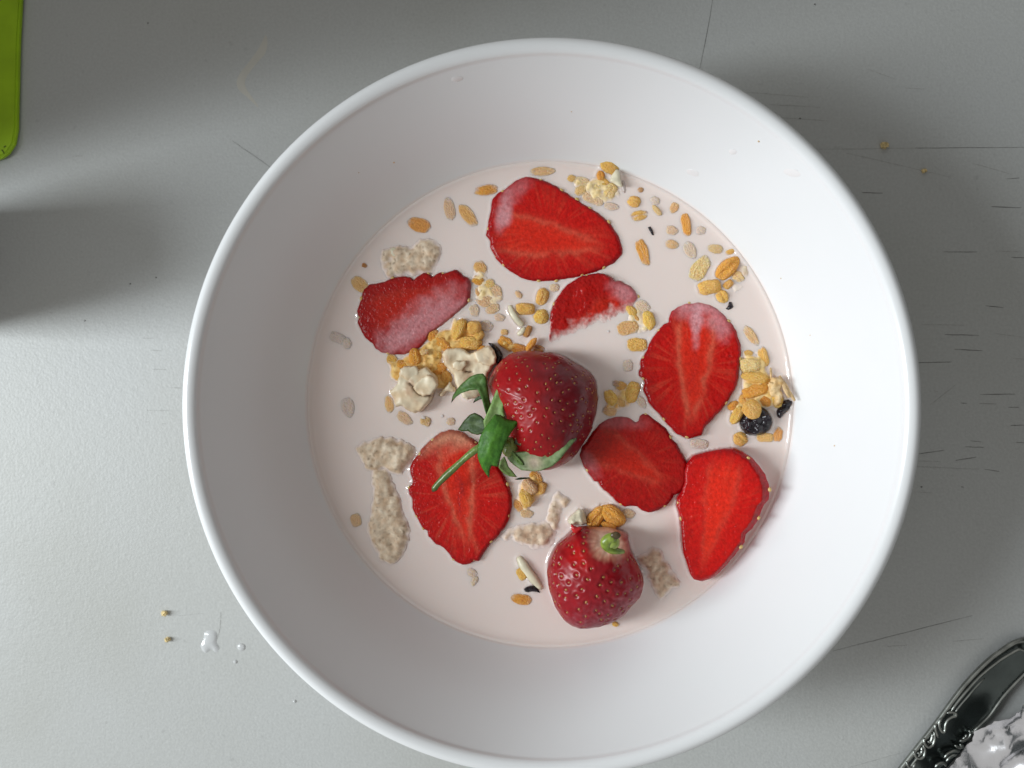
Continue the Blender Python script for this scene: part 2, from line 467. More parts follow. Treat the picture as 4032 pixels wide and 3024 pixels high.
# ================================================================== OFF-FRAME BLOCKERS (unseen, put in to shade the table and darken reflections)
xb = W(0, 1090, 0)[0]
def lathe(prof, n=64, c=(0, 0)):
    V, F = [], []
    for r_, z_ in prof:
        for i in range(n):
            a = 2 * math.pi * i / n
            V.append((c[0] + r_ * math.cos(a), c[1] + r_ * math.sin(a), z_))
    return V, ring_faces(len(prof), n)
# unseen dark jar, stand-in for whatever throws the shadow at the left edge
jy = (W(0, 830, 0)[1] + W(0, 1350, 0)[1]) / 2
V, F = lathe([(0.0001, 0.001), (0.0165, 0.001), (0.0185, 0.003), (0.0185, 0.066), (0.0170, 0.070), (0.0150, 0.072), (0.0150, 0.086), (0.0140, 0.088), (0.0001, 0.088)], 64, (xb - 0.024, jy))
jar = tag(mesh_obj('jar', V, [tuple(reversed(f)) for f in F], M_JAR), 'small dark jar, unseen, standing in for the caster of the left shadow', 'jar')

# added slabs: one blocks window light at the left, dark ones dim the right
ey = W(0, 860, 0)[1]
tag(slab('wall', xb - 0.13, xb - 0.085, ey - 0.002, 0.60, -0.03, 0.34, M_BOARD), 'unseen slab added at the left to block window light', None, None, 'structure')
tag(slab('wall', 0.27, 0.31, -0.03, 0.44, 0.0005, 0.80, M_DARK), 'unseen dark slab added at the right to dim ambient light and reflections', None, None, 'structure')

tag(slab('wall', 0.56, 0.60, -0.80, -0.04, 0.0, 0.55, M_DARK), 'unseen low dark slab added to darken reflections at the lower right', None, None, 'structure')  # added so the foil has something dark to reflect

# ================================================================== BOWL
def bowl_inner_z(r):                      # inner wall of the bowl, height at radius r
    return np.interp(r, BR, BZ)
prof_in = [(0.0001, 0.0075), (0.020, 0.0078), (0.036, 0.0095), (0.047, 0.0135), (0.0542, 0.0190), (0.0594, 0.0240), (0.0634, 0.0285), (0.0671, 0.0335),
           (0.0710, 0.0390), (0.0752, 0.0450), (0.0786, 0.0500), (0.0817, 0.0547)]
def dens(pr, k=6):
    P = np.array(pr); t = np.arange(len(P)); tt = np.linspace(0, len(P) - 1, (len(P) - 1) * k + 1)
    # Catmull-Rom through the profile
    o = []
    for s in tt:
        i = min(int(s), len(P) - 2); u = s - i
        p0, p1, p2, p3 = P[max(i - 1, 0)], P[i], P[i + 1], P[min(i + 2, len(P) - 1)]
        o.append(0.5 * (2 * p1 + (p2 - p0) * u + (2 * p0 - 5 * p1 + 4 * p2 - p3) * u * u + (3 * p1 - p0 - 3 * p2 + p3) * u ** 3))
    o = np.array(o); o[:, 0] = np.maximum(o[:, 0], 0.0001)
    return o
PIN = dens(prof_in)
BR, BZ = PIN[:, 0], PIN[:, 1]
lip = [(0.0818, 0.0553), (0.0823, 0.0559), (0.0831, 0.0563), (0.0840, 0.0564), (0.0848, 0.0561), (0.0854, 0.0555), (0.0858, 0.0543), (0.0861, 0.0527), (0.0859, 0.0510), (0.0851, 0.0496)]
outer = dens([(0.0839, 0.0482), (0.0800, 0.0430), (0.0765, 0.0360), (0.0720, 0.0280), (0.0650, 0.0190), (0.0560, 0.0115), (0.0460, 0.0062), (0.0400, 0.0045)], 4)
foot = [(0.0385, 0.0040), (0.0380, 0.0010), (0.0370, 0.0004), (0.0345, 0.0004), (0.0335, 0.0012), (0.0330, 0.0035), (0.0001, 0.0040)]
pr = [tuple(p) for p in PIN] + dens(lip, 3).tolist() + outer.tolist() + foot
V, F = lathe(pr, 288)
bowl = tag(mesh_obj('bowl', V, [tuple(reversed(f)) for f in F], M_BOWL), 'round white ceramic bowl holding cereal, milk and strawberries', 'bowl')
# outward faces check happens in the material (two-sided), the normals follow the profile

# ================================================================== STRAWBERRY SLICES
SEEDS = [ellipsoid(10, 7, 0.10, s) for s in (1.0, 2.0, 3.0)]
SEED_ME = []
for V, F in SEEDS:
    me = bpy.data.meshes.new('seed'); me.from_pydata(V.tolist(), [], F); me.materials.append(M_SEED)
    me.polygons.foreach_set('use_smooth', [True] * len(me.polygons)); SEED_ME.append(me)
M_SEEDB = mat_plain('pale_achene', (0.66, 0.45, 0.16), rough=0.3, var=0.3, vscale=900)
SEED_MEB = []
for _me in SEED_ME:
    _c = _me.copy(); _c.materials[0] = M_SEEDB; SEED_MEB.append(_c)
def add_seed(parent, loc, size, quat=None, rz=0.0, long=1.5):
    o = bpy.data.objects.new('seed', rng.choice(SEED_ME if quat else SEED_MEB))
    COL.objects.link(o); o.parent = parent
    o.location = loc; o.scale = (size * long, size, size * 0.8)
    o.rotation_mode = 'QUATERNION'
    if quat: o.rotation_quaternion = quat
    else: o.rotation_quaternion = Euler((0, 0, rz)).to_quaternion()
    return o
RED, CORE, LINE, EDGE, MFILM = (0.56, 0.0045, 0.0022), (0.70, 0.022, 0.007), (0.70, 0.14, 0.075), (0.22, 0.002, 0.006), (0.72, 0.38, 0.41)

def slice_berry(label, P, z0, base, tip, grad=(0, 0), depth=0.0055, inset=1.0, shift=(0, 0), films=(), pale=0.0, seeds=8, sd=0, veins=1.0, slit=0.0, redness=1.0, skinfilm=0.0, wav=0.00006, rough=()):
    n, nr = 300, 60
    P = resample(np.asarray(P), 400)
    c = P.mean(0)
    th, rr = polar(P, c, n)
    rr = rr * (1 + 0.008 * vnoise(np.cos(th) * 9, np.sin(th) * 9, sd, 1.0) + 0.011 * vnoise(np.cos(th) * 5, np.sin(th) * 5, sd + 4, 2.0))
    ux, uy = np.cos(th), np.sin(th)
    base, tip = np.array(base), np.array(tip)
    ax = tip - base; ln = np.linalg.norm(ax); ax /= ln; lat = np.array((-ax[1], ax[0]))
    V, C = [], []
    ts = np.r_[np.linspace(0.004, 0.9, 46), np.linspace(0.915, 1.0, nr - 46)]
    wmax = np.abs((P - base) @ lat).max()
    for t in ts:                           # cut face, rolling over at its edge
        f = t * inset
        g = inset + (0.992 - inset) * uy ** 2 if inset < 1 else 1.0
        f = t * g
        x = c[0] + shift[0] * (inset < 1) + ux * rr * f; y = c[1] + shift[1] * (inset < 1) + uy * rr * f
        k = max(0.0, (t - 0.93) / 0.07)
        z = z0 + grad[0] * (x - c[0]) + grad[1] * (y - c[1]) - 0.0006 * k * k
        z = z + wav * vnoise(x, y, sd, 700.0 if wav < .0001 else 330.0, 1 if wav < .0001 else 3)
        for fx, fy, fr in rough:
            z = z + 0.00030 * vnoise(x, y, sd, 1500.0, 2) * np.exp(-(((x - fx) / fr) ** 2 + ((y - fy) / (fr * 1.6)) ** 2))
        V.append(np.c_[x, y, z])
        s = ((x - base[0]) * ax[0] + (y - base[1]) * ax[1]) / ln
        w = ((x - base[0]) * lat[0] + (y - base[1]) * lat[1]) / wmax
        wob = 0.10 * vnoise(x, y, sd + 3.0, 260.0, 2)
        ss = np.clip((s - 0.03) / 0.86, 0, 1)
        wc = 0.36 * (1 - ss ** 1.7) * (0.72 + 0.28 * np.sin(math.pi * ss)) + 0.012
        aw = np.abs(w + wob * 0.6)
        mid = sstep(0.02, 0.2, s) * (1 - sstep(0.72, 0.95, s))
        core = (1 - sstep(wc - 0.10, wc + 0.03, aw)) * mid
        line = np.exp(-((aw - wc) / 0.050) ** 2) * mid + 0.30 * np.exp(-((aw - wc) / 0.11) ** 2) * mid
        vn = vnoise(np.cos(th) * 13, np.sin(th) * 13, t * 0.5 + sd, 1.0) + 0.5 * vnoise(np.cos(th) * 30, np.sin(th) * 30, t * 0.8 + sd, 1.0)
        col = np.tile(np.array(RED), (n, 1)) * redness
        col = mix3(col, np.array(CORE) * redness, core * 0.85)
        vein = np.clip(vn, 0, 1) * sstep(0.30, 0.62, np.full(n, t)) * (1 - sstep(0.85, 0.97, np.full(n, t))) * veins
        col = mix3(col, (0.74, 0.11, 0.055), np.clip(vein * 0.36, 0, .8))
        dk = np.clip(-vn, 0, 1) * sstep(0.4, 0.8, np.full(n, t)) * 0.45
        col = mix3(col, (0.36, 0.005, 0.008), dk)
        col = mix3(col, LINE, np.clip(line * (0.75 + 0.5 * wob / 0.10), 0, 0.9) * 0.46 * veins)
        if slit:
            sl = np.exp(-((w + wob * 0.9) / 0.045) ** 2) * sstep(0.25, 0.4, s) * (1 - sstep(0.55, 0.75, s)) * slit
            col = mix3(col, (0.42, 0.02, 0.02), sl * np.clip(0.6 + vnoise(x, y, sd, 2500.0), 0, 1))
        if pale:
            pl = (1 - sstep(0.02, 0.20, s + 0.05 * vnoise(x, y, sd, 300.0))) * pale
            col = mix3(col, (0.80, 0.42, 0.25), pl)
        col = mix3(col, np.array(EDGE), (sstep(0.90, 0.99, np.full(n, t)) * 0.45 + sstep(0.62, 0.92, np.full(n, t)) * 0.28 * np.clip(.6 + vn, 0, 1)))
        for fx, fy, fr, fl, fa, st in films:   # milk lying on the cut face
            du = (x - fx) * math.cos(fa) + (y - fy) * math.sin(fa); dv = -(x - fx) * math.sin(fa) + (y - fy) * math.cos(fa)
            q = np.hypot(du / fl, dv / fr) + 0.30 * vnoise(x, y, sd + 9, 300.0, 2) + 0.07 * vnoise(x, y, sd + 5, 1300.0, 2)
            col = mix3(col, MFILM, np.clip(1 - sstep(0.22, 1.2, q), 0, 1) * st * (1 - 0.25 * sstep(0.1, 0.5, vnoise(x, y, sd + 2, 900.0, 2))))
        C.append(col)
    zr = V[-1][:, 2].copy()
    sk = np.array((0.48, 0.008, 0.018))
    for j, (q, dz) in enumerate([(1.004, 0.12), (1.006, 0.25), (0.998, 0.40), (0.97, 0.55), (0.90, 0.70), (0.78, 0.83), (0.60, 0.92), (0.35, 0.98), (0.02, 1.0)]):
        x = c[0] + ux * rr * q; y = c[1] + uy * rr * q
        V.append(np.c_[x, y, zr - depth * dz])
        col = np.tile(sk, (n, 1))
        if skinfilm: col = mix3(col, (0.50, 0.16, 0.20), np.full(n, skinfilm))
        C.append(col)
    rows = len(V)
    V = np.vstack(V); C = np.vstack(C)
    F = [tuple(reversed(f)) for f in ring_faces(rows, n)]
    root = empty('strawberry_slice', (0, 0, 0))
    tag(root, label, 'strawberry slice', 'cut strawberry slices floating in the milk')
    nf = 0
    flesh = mesh_obj('flesh', V, F, M_FLESHC if wav > .0001 else M_FLESH, root, cols=np.clip(C, 0, 1), food=True)
    r_ = random.Random(sd * 17 + 5)
    for i in range(seeds):
        k = int((i + r_.uniform(0.1, 0.9)) / seeds * n) % n
        q = r_.uniform(0.97, 1.0)
        x = c[0] + ux[k] * rr[k] * q; y = c[1] + uy[k] * rr[k] * q
        add_seed(root, (x, y, zr[k] + 0.0000), 0.00042 * r_.uniform(0.8, 1.2), rz=th[k] + math.pi / 2 + r_.uniform(-.5, .5), long=1.35)
    return root

zA = MILK + 0.0009
A_o, A_s = (1900, 600), 0.36166
PA = out([(33, 895), (60, 770), (85, 640), (105, 500), (165, 440), (245, 400), (310, 345), (370, 300), (470, 262), (560, 272), (700, 315), (800, 365), (900, 430), (1010, 500), (1100, 560), (1200, 620), (1300, 690), (1390, 770), (1450, 860), (1500, 960), (1520, 1040), (1515, 1100), (1480, 1150), (1430, 1200), (1300, 1270), (1190, 1310), (1060, 1345), (900, 1375), (760, 1395), (600, 1400), (500, 1390), (400, 1350), (290, 1280), (200, 1215), (140, 1150), (115, 1090), (78, 1030), (85, 965), (70, 940)], zA, A_o, A_s)
def Z(o, s, x, y, z): return W(o[0] + s * x, o[1] + s * y, z)
def film(o, s, x, y, rx, ry, ang, st, z):   # ellipse in zoom px: half-length rx along ang (picture clockwise), half-width ry
    a, b = Z(o, s, x, y, z); k = PX(z) * s
    return (a, b, ry * k, rx * k, -ang, st)
slice_berry('largest strawberry slice, at the top, with a white milk patch at its left end', PA, zA, Z(A_o, A_s, 40, 850, zA), Z(A_o, A_s, 1520, 1060, zA), films=[film(A_o, A_s, 235, 650, 260, 100, R(100), 0.75, zA), film(A_o, A_s, 380, 420, 190, 120, R(-40), 0.30, zA)], seeds=13, sd=1, grad=(0, 0.01))
zB = MILK + 0.0010
B_o, B_s = (1200, 1100), 0.36166
PB = out([(600, 238), (620, 178), (640, 108), (700, 53), (760, 48), (800, 38), (870, 23), (940, -17), (1000, -27), (1090, -37), (1150, -22), (1180, 8), (1220, -32), (1290, -72), (1350, -67), (1395, -22), (1430, -62), (1480, -82), (1515, -67), (1560, -82), (1640, -107), (1690, -72), (1720, -37), (1770, -22), (1800, 18), (1810, 58), (1795, 180), (1780, 240), (1700, 320), (1620, 390), (1480, 500), (1400, 555), (1350, 590), (1320, 660), (1250, 740), (1150, 790), (1080, 815), (920, 815), (820, 790), (760, 750), (730, 700), (660, 640), (610, 570), (570, 460), (585, 410), (560, 350), (580, 290)], zB, B_o, B_s)
slice_berry('strawberry slice at the upper left, its lower half coated pink with milk', PB, zB, Z(B_o, B_s, 600, 420, zB), Z(B_o, B_s, 1810, 60, zB), films=[film(B_o, B_s, 1330, 400, 640, 230, R(-32), 0.60, zB), film(B_o, B_s, 1000, 680, 260, 170, R(10), 0.5, zB)], seeds=9, sd=2, veins=0.25, redness=0.72, grad=(0, 0.02))
zC = MILK + 0.0006
C_o, C_s = (1850, 1100), 0.36166
PC = out([(840, 690), (850, 600), (870, 500), (865, 440), (885, 350), (910, 270), (960, 190), (1010, 120), (1060, 60), (1098, 37), (1148, 8), (1218, -32), (1298, -52), (1398, -67), (1468, -52), (1538, -22), (1578, 18), (1638, 18), (1698, 48), (1758, 78), (1808, 128), (1845, 190), (1800, 280), (1700, 380), (1600, 460), (1480, 540), (1350, 620), (1200, 700), (1050, 760), (920, 770)], zC, C_o, C_s)
slice_berry('small half-sunken strawberry slice under the largest one, its lower edge fading into milk', PC, zC, Z(C_o, C_s, 1830, 180, zC), Z(C_o, C_s, 840, 690, zC), films=[film(C_o, C_s, 1680, 150, 200, 130, R(20), 0.55, zC)], seeds=6, sd=3, veins=0.2, redness=0.8, grad=(-0.050, 0.135), depth=0.005, wav=0.00028)
zD = MILK + 0.0012
D_o, D_s = (2400, 1100), 0.36166
PD = out([(890, 250), (960, 235), (1030, 250), (1110, 275), (1180, 310), (1240, 370), (1300, 440), (1350, 500), (1385, 560), (1410, 640), (1435, 720), (1440, 800), (1420, 900), (1410, 1000), (1405, 1100), (1370, 1190), (1330, 1260), (1280, 1340), (1220, 1420), (1150, 1490), (1080, 1560), (1030, 1620), (1005, 1690), (955, 1706), (905, 1725), (864, 1733), (800, 1712), (737, 1683), (690, 1630), (640, 1580), (590, 1530), (540, 1460), (480, 1400), (430, 1340), (390, 1250), (370, 1190), (385, 1130), (370, 1080), (325, 1050), (320, 1000), (345, 960), (335, 920), (350, 870), (390, 810), (420, 760), (430, 700), (470, 640), (530, 560), (590, 490), (650, 460), (648, 420), (680, 340), (750, 290), (810, 262)], zD, D_o, D_s)
slice_berry('strawberry slice at the right with milk pooled on its top and wet glare', PD, zD, Z(D_o, D_s, 960, 240, zD), Z(D_o, D_s, 880, 1733, zD), films=[film(D_o, D_s, 950, 460, 290, 75, R(95), 0.75, zD), film(D_o, D_s, 1190, 480, 240, 150, R(50), 0.52, zD), film(D_o, D_s, 830, 330, 160, 110, R(-30), 0.45, zD), film(D_o, D_s, 1010, 300, 230, 100, R(0), 0.5, zD)], seeds=9, sd=4, grad=(0, -0.045), slit=0.4, veins=1.35, rough=[(*Z(D_o, D_s, 1310, 850, zD), 0.0016)])
zE = MILK + 0.0011
E_o, E_s = (2200, 1500), 0.5426
PE = out([(150, 540), (165, 480), (200, 440), (240, 370), (290, 310), (350, 270), (420, 252), (490, 258), (530, 275), (560, 300), (585, 285), (590, 250), (615, 235), (650, 240), (690, 275), (740, 310), (790, 360), (820, 420), (860, 460), (890, 520), (920, 570), (935, 610), (925, 690), (930, 740), (900, 790), (870, 815), (835, 825), (820, 860), (780, 905), (720, 935), (650, 955), (600, 935), (570, 910), (530, 905), (480, 910), (440, 895), (390, 840), (330, 790), (300, 760), (290, 735), (260, 730), (215, 670), (180, 620)], zE, E_o, E_s)
slice_berry('dark red strawberry slice in the middle, between the whole strawberry and the lower right slice', PE, zE, Z(E_o, E_s, 200, 400, zE), Z(E_o, E_s, 860, 790, zE), films=[film(E_o, E_s, 430, 290, 300, 70, R(5), 0.22, zE), film(E_o, E_s, 230, 600, 130, 60, R(60), 0.25, zE)], seeds=8, sd=5, veins=0.5, redness=0.74, grad=(0.02, -0.06))
zF = MILK + 0.0050
F_o, F_s = (2200, 1500), 0.5426
PF = out([(1210, 490), (1270, 492), (1330, 515), (1390, 550), (1440, 610), (1490, 680), (1510, 740), (1520, 790), (1510, 860), (1480, 890), (1460, 940), (1440, 1000), (1400, 1060), (1350, 1110), (1345, 1160), (1310, 1210), (1250, 1290), (1200, 1350), (1140, 1410), (1090, 1440), (1040, 1455), (1000, 1445), (975, 1410), (960, 1370), (935, 1300), (915, 1240), (905, 1150), (895, 1050), (880, 970), (860, 910), (865, 850), (900, 800), (925, 720), (930, 640), (945, 590), (1000, 535), (1080, 515), (1150, 500)], zF - 0.002, F_o, F_s)
kF = PX(zF) * F_s
slice_berry('lower right strawberry slice, tilted against the bowl wall and showing skin along its right side', PF, zF, Z(F_o, F_s, 1240, 500, zF), Z(F_o, F_s, 1030, 1440, zF), seeds=8, sd=6, grad=(0.13, 0.0), depth=0.009, inset=0.935, shift=(-21 * kF, 2 * kF), veins=0.45, redness=1.12)
zG = MILK + 0.0015
G_s = 1.0
PG = [(1687, 1740), (1711, 1721), (1735, 1704), (1769, 1694), (1798, 1696), (1827, 1709), (1856, 1728), (1890, 1752), (1930, 1790), (1960, 1835), (1985, 1880), (2004, 1922), (2013, 1954), (2013, 1991), (2007, 2027), (2000, 2052), (1986, 2077), (1968, 2099), (1953, 2121), (1931, 2139), (1913, 2164), (1897, 2190), (1890, 2198), (1885, 2211), (1866, 2208), (1851, 2220), (1822, 2226), (1798, 2215), (1781, 2203), (1769, 2181), (1750, 2164), (1735, 2150), (1716, 2145), (1701, 2126), (1685, 2113), (1682, 2092), (1663, 2082), (1651, 2058), (1634, 2029), (1623, 2000), (1622, 1966), (1610, 1947), (1606, 1923), (1622, 1909), (1624, 1889), (1615, 1868), (1612, 1841), (1622, 1817), (1644, 1793), (1658, 1769), (1675, 1750)]
G_w = np.array([W(x, y, zG) for x, y in PG])
slice_berry('strawberry slice lying under the green stem of the whole strawberry', G_w, zG, W(1780, 1700, zG), W(1845, 2222, zG), seeds=12, sd=7, pale=0.75, slit=1.0, veins=1.7, grad=(0.0, -0.01), redness=1.08)

# ================================================================== WHOLE AND HULLED STRAWBERRIES (domes over an outline)
def dome(P, c, zmid, top, bot, n=260, nr=80, pw=2.0, skew=(0, 0)):
    th, rr = polar(resample(P, 400), c, n)
    ux, uy = np.cos(th), np.sin(th)
    V, T, A = [], [], []
    for ph in np.linspace(0.006, math.pi / 2, nr):
        t, h = math.sin(ph), math.cos(ph) ** (2 / pw)
        V.append(np.c_[c[0] + ux * rr * t + skew[0] * h, c[1] + uy * rr * t + skew[1] * h, np.full(n, zmid + top * h)])
        T.append(np.full(n, t)); A.append(th)
    for ph in np.linspace(math.pi / 2, math.pi, 24)[1:]:
        t, h = math.sin(ph), math.cos(ph)
        V.append(np.c_[c[0] + ux * rr * max(t, 0.004), c[1] + uy * rr * max(t, 0.004), np.full(n, zmid + bot * h)])
        T.append(np.full(n, 1.0)); A.append(th)
    rows = len(V)
    return np.vstack(V), [tuple(reversed(f)) for f in ring_faces(rows, n)], np.concatenate(T), rows, n
def vnormals(V, rows, n):
    G = V.reshape(rows, n, 3)
    du = np.roll(G, -1, 1) - np.roll(G, 1, 1)
    dv = np.gradient(G, axis=0)
    nn = np.cross(dv.reshape(-1, 3), du.reshape(-1, 3))
    nn /= np.linalg.norm(nn, axis=1)[:, None] + 1e-20
    return nn
def berry_skin(V, rows, n, spots, r_d, dep):
    nn = vnormals(V, rows, n)
    top = V[:, 2] > np.median(V[:, 2])
    if (nn[:n, 2].mean()) < 0: nn = -nn
    D = np.full(len(V), 1e9)
    for s in spots: D = np.minimum(D, np.linalg.norm(V - s[None, :], axis=1))
    dip = np.exp(-(D / r_d) ** 2)
    lift = np.exp(-((D - 1.9 * r_d) / (0.9 * r_d)) ** 2) * 0.3
    return V - nn * ((dip - lift) * dep)[:, None], nn, dip
def golden(N_, P, c, zmid, top, pw=2.0, skew=(0, 0), tmax=0.985, jit=0.18, seed=1):
    th, rr = polar(resample(P, 400), c, 720)
    r_ = random.Random(seed); S = []
    for k in range(N_):
        ph = math.acos(1 - (k + 0.5) / N_) * 1.0
        t = min(math.sin(ph), tmax); a = k * 2.399963 + r_.uniform(-jit, jit)
        t = min(max(0.02, t + r_.uniform(-0.03, 0.03)), tmax)
        h = math.sqrt(1 - t * t) ** (2 / pw)
        ra = np.interp((a + math.pi) % (2 * math.pi) - math.pi, th, rr, period=2 * math.pi)
        S.append(np.array((c[0] + math.cos(a) * ra * t + skew[0] * h, c[1] + math.sin(a) * ra * t + skew[1] * h, zmid + top * h)))
    return S
def nearest_idx(V, p): return int(np.argmin(((V - p[None, :]) ** 2).sum(1)))

# ---- whole strawberry with its green calyx
zH = MILK + 0.0040
H5 = [(200, 1130), (230, 1050), (280, 960), (350, 880), (440, 810), (520, 785), (600, 778), (700, 775), (800, 790), (900, 800), (980, 820), (1060, 855), (1150, 910), (1230, 955), (1310, 1010), (1350, 1060), (1375, 1110), (1385, 1180), (1395, 1300), (1385, 1400), (1370, 1480), (1340, 1570), (1310, 1640)]
H5s = [(1850 + .36166 * x, 1100 + .36166 * y) for x, y in H5]
H8s = [(1700 + .36166 * x, 1600 + .36166 * y) for x, y in [(1760, 220), (1700, 330), (1640, 420), (1590, 500), (1540, 560), (1460, 620), (1380, 660), (1290, 690), (1180, 690), (1060, 640), (960, 560), (900, 480), (840, 330), (800, 200), (740, 60)]]
PH = np.array([W(x, y, zH) for x, y in H5s + H8s])
cH = np.array(W(2150, 1600, zH))
kx = PX(zH)
V, F, T, rows, n = dome(PH, cH, zH, 0.0125, 0.010, pw=2.1)
whole = tag(empty('whole_strawberry'), 'whole red strawberry with green leaves and stem in the centre of the bowl', 'strawberry')
spots = [s for s in golden(195, PH, cH, zH, 0.0125, pw=2.1, seed=3)]
V, nn, dip = berry_skin(V, rows, n, spots, 0.00038, 0.00020)
x, y = V[:, 0], V[:, 1]
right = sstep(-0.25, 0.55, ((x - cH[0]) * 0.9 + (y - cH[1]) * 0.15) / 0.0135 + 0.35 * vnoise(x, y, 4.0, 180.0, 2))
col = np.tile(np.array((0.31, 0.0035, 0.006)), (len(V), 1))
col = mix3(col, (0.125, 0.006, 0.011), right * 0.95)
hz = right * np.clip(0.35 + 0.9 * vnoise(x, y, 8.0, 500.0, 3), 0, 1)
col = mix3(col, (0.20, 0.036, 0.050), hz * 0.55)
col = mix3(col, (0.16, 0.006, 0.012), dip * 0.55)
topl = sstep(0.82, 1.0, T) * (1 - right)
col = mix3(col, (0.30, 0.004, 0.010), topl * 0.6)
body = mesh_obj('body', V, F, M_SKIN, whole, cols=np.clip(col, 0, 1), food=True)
def seeds_on(root, V, nn, spots, size, avoid=None, axis=(0, 0, 1)):
    for s in spots:
        if avoid is not None and avoid(s): continue
        i = nearest_idx(V, s)
        nv = Vector(nn[i]); p = Vector(V[i]) + nv * (size * 0.12)
        q = nv.to_track_quat('Z', 'X')
        add_seed(root, p, size * rng.uniform(0.75, 1.15), q, long=1.45)
seeds_on(whole, V, nn, spots, 0.00023)

def leaf(name, P, zfun, parent, c0, c1, th=0.00028, step=0.00040, rad=0.0007, crease=0.35, mat=None, veins=1.0, seed=0.0, tipcol=None, tippt=None, tipr=0.003, cup=0.0007):
    V, F, q = inflate(np.asarray(P), step, 0.0, th, th * 0.4, rad, zfun=zfun, seed=seed)
    x, y = V[:, 0], V[:, 1]
    d = edge_dist(resample(np.asarray(P), 90), x, y); d = d / (d.max() + 1e-9)
    V[:, 2] += 0.00020 * vnoise(x, y, seed, 300.0, 2) - cup * d
    pc = np.c_[x, y] - np.array([x.mean(), y.mean()])
    ev = np.linalg.svd(pc[:: max(1, len(pc) // 400)], full_matrices=False)[2]
    al, la = pc @ ev[0], pc @ ev[1]
    v = np.clip(0.5 + 1.0 * vnoise(la * 2600.0, al * 260.0, seed, 1.0, 2) + .3 * vnoise(x, y, seed, 500.0, 2), 0, 1)
    V[:, 2] += 0.00010 * vnoise(la * 2600.0, al * 260.0, seed, 1.0, 1)
    col = np.tile(np.array(c0, float), (len(V), 1))
    col = mix3(col, c1, np.clip(sstep(0.55, 1.0, d) * crease + v * 0.35, 0, 1))
    if tipcol is not None:
        f = np.exp(-(((x - tippt[0]) ** 2 + (y - tippt[1]) ** 2) / tipr ** 2))
        col = mix3(col, tipcol, np.clip(f, 0, 1))
    return mesh_obj(name, V, F, mat or M_LEAF, parent, cols=np.clip(col, 0, 1))
# calyx centre: zoom-8 (835,430)
ZC = zH + 0.0060
def o8(pts, z): return out(pts, z, (1700, 1600), 0.36166)
def o5(pts, z): return out(pts, z, (1850, 1100), 0.36166)
def o4(pts, z): return out(pts, z, (1200, 1100), 0.36166)
def ramp_z(a, b, za, zb, bow=0.0):
    a, b = np.array(a), np.array(b); d = b - a; l2 = d @ d
    def f(x, y):
        t = np.clip(((x - a[0]) * d[0] + (y - a[1]) * d[1]) / l2, -0.1, 1.1)
        return za + (zb - za) * t + bow * 4 * t * (1 - t)
    return f
cc = W(1700 + .36166 * 835, 1600 + .36166 * 400, ZC)
def t8(x, y, z=ZC): return W(1700 + .36166 * x, 1600 + .36166 * y, z)
leaf('sepal', o8([(600, 170), (545, 105), (470, 68), (410, 92), (340, 160), (300, 215), (262, 262), (330, 278), (390, 272), (430, 297), (500, 312), (550, 300), (620, 260)], ZC - .002), ramp_z(t8(600, 220), t8(270, 260), ZC - .0015, ZC - .0045, .0008), whole, (0.038, 0.075, 0.020), (0.11, 0.16, 0.05), seed=1.0)
leaf('sepal', o4([(1575, 1350), (1590, 1270), (1640, 1200), (1700, 1140), (1800, 1060), (1880, 1030), (1950, 1025), (1985, 1070), (2000, 1200), (2015, 1320), (2045, 1430), (2040, 1500), (1985, 1510), (1960, 1420), (1930, 1290), (1890, 1200), (1800, 1210), (1700, 1240), (1640, 1280)], ZC), ramp_z(W(1935, 1600, ZC), W(1775, 1560, ZC), ZC - .001, ZC - .0030, .0034), whole, (0.050, 0.125, 0.022), (0.16, 0.26, 0.07), seed=2.0, step=.00035, tipcol=(0.22, 0.18, 0.08), tippt=W(1772, 1585, ZC), tipr=.0010)
leaf('sepal', o5([(150, 1540), (200, 1440), (245, 1330), (300, 1190), (370, 1110), (470, 1075), (462, 1150), (430, 1200), (405, 1290), (372, 1400), (395, 1500), (340, 1550), (230, 1640), (160, 1640)], ZC), ramp_z(W(1930, 1690, ZC), W(2020, 1490, ZC), ZC + .0002, ZC + .0010, .0010), whole, (0.17, 0.30, 0.075), (0.34, 0.44, 0.20), seed=3.0, crease=.5)
leaf('sepal', o8([(925, 190), (930, 170), (1080, 165), (1150, 210), (1200, 270), (1235, 360), (1215, 410), (1130, 445), (1060, 465), (1010, 440), (900, 400), (920, 350), (960, 330), (1040, 250), (1030, 230), (950, 270)], ZC), ramp_z(t8(860, 400), t8(1200, 300), ZC + .0008, ZC + .0012, .0012), whole, (0.050, 0.062, 0.032), (0.085, 0.10, 0.055), seed=4.0, tipcol=(0.33, 0.24, 0.16), tippt=t8(1040, 330), tipr=.0016)
leaf('sepal', o8([(820, 560), (850, 520), (870, 500), (960, 490), (1060, 480), (1170, 490), (1280, 450), (1380, 400), (1480, 360), (1590, 335), (1530, 410), (1460, 490), (1400, 570), (1320, 640), (1200, 690), (1100, 700), (980, 690), (900, 640), (850, 600)], ZC), ramp_z(t8(840, 500), t8(1590, 340), ZC + .0004, ZC + .0022, .0014), whole, (0.14, 0.22, 0.085), (0.27, 0.34, 0.16), seed=5.0, tipcol=(0.42, 0.33, 0.24), tippt=t8(1120, 600), tipr=.0021)
leaf('sepal', o8([(740, 600), (790, 540), (815, 600), (830, 660), (870, 710), (920, 790), (830, 775), (770, 730), (725, 670)], ZC - .001), ramp_z(t8(790, 560), t8(910, 790), ZC - .001, ZC - .0045, .0004), whole, (0.16, 0.25, 0.07), (0.28, 0.37, 0.15), seed=6.0)
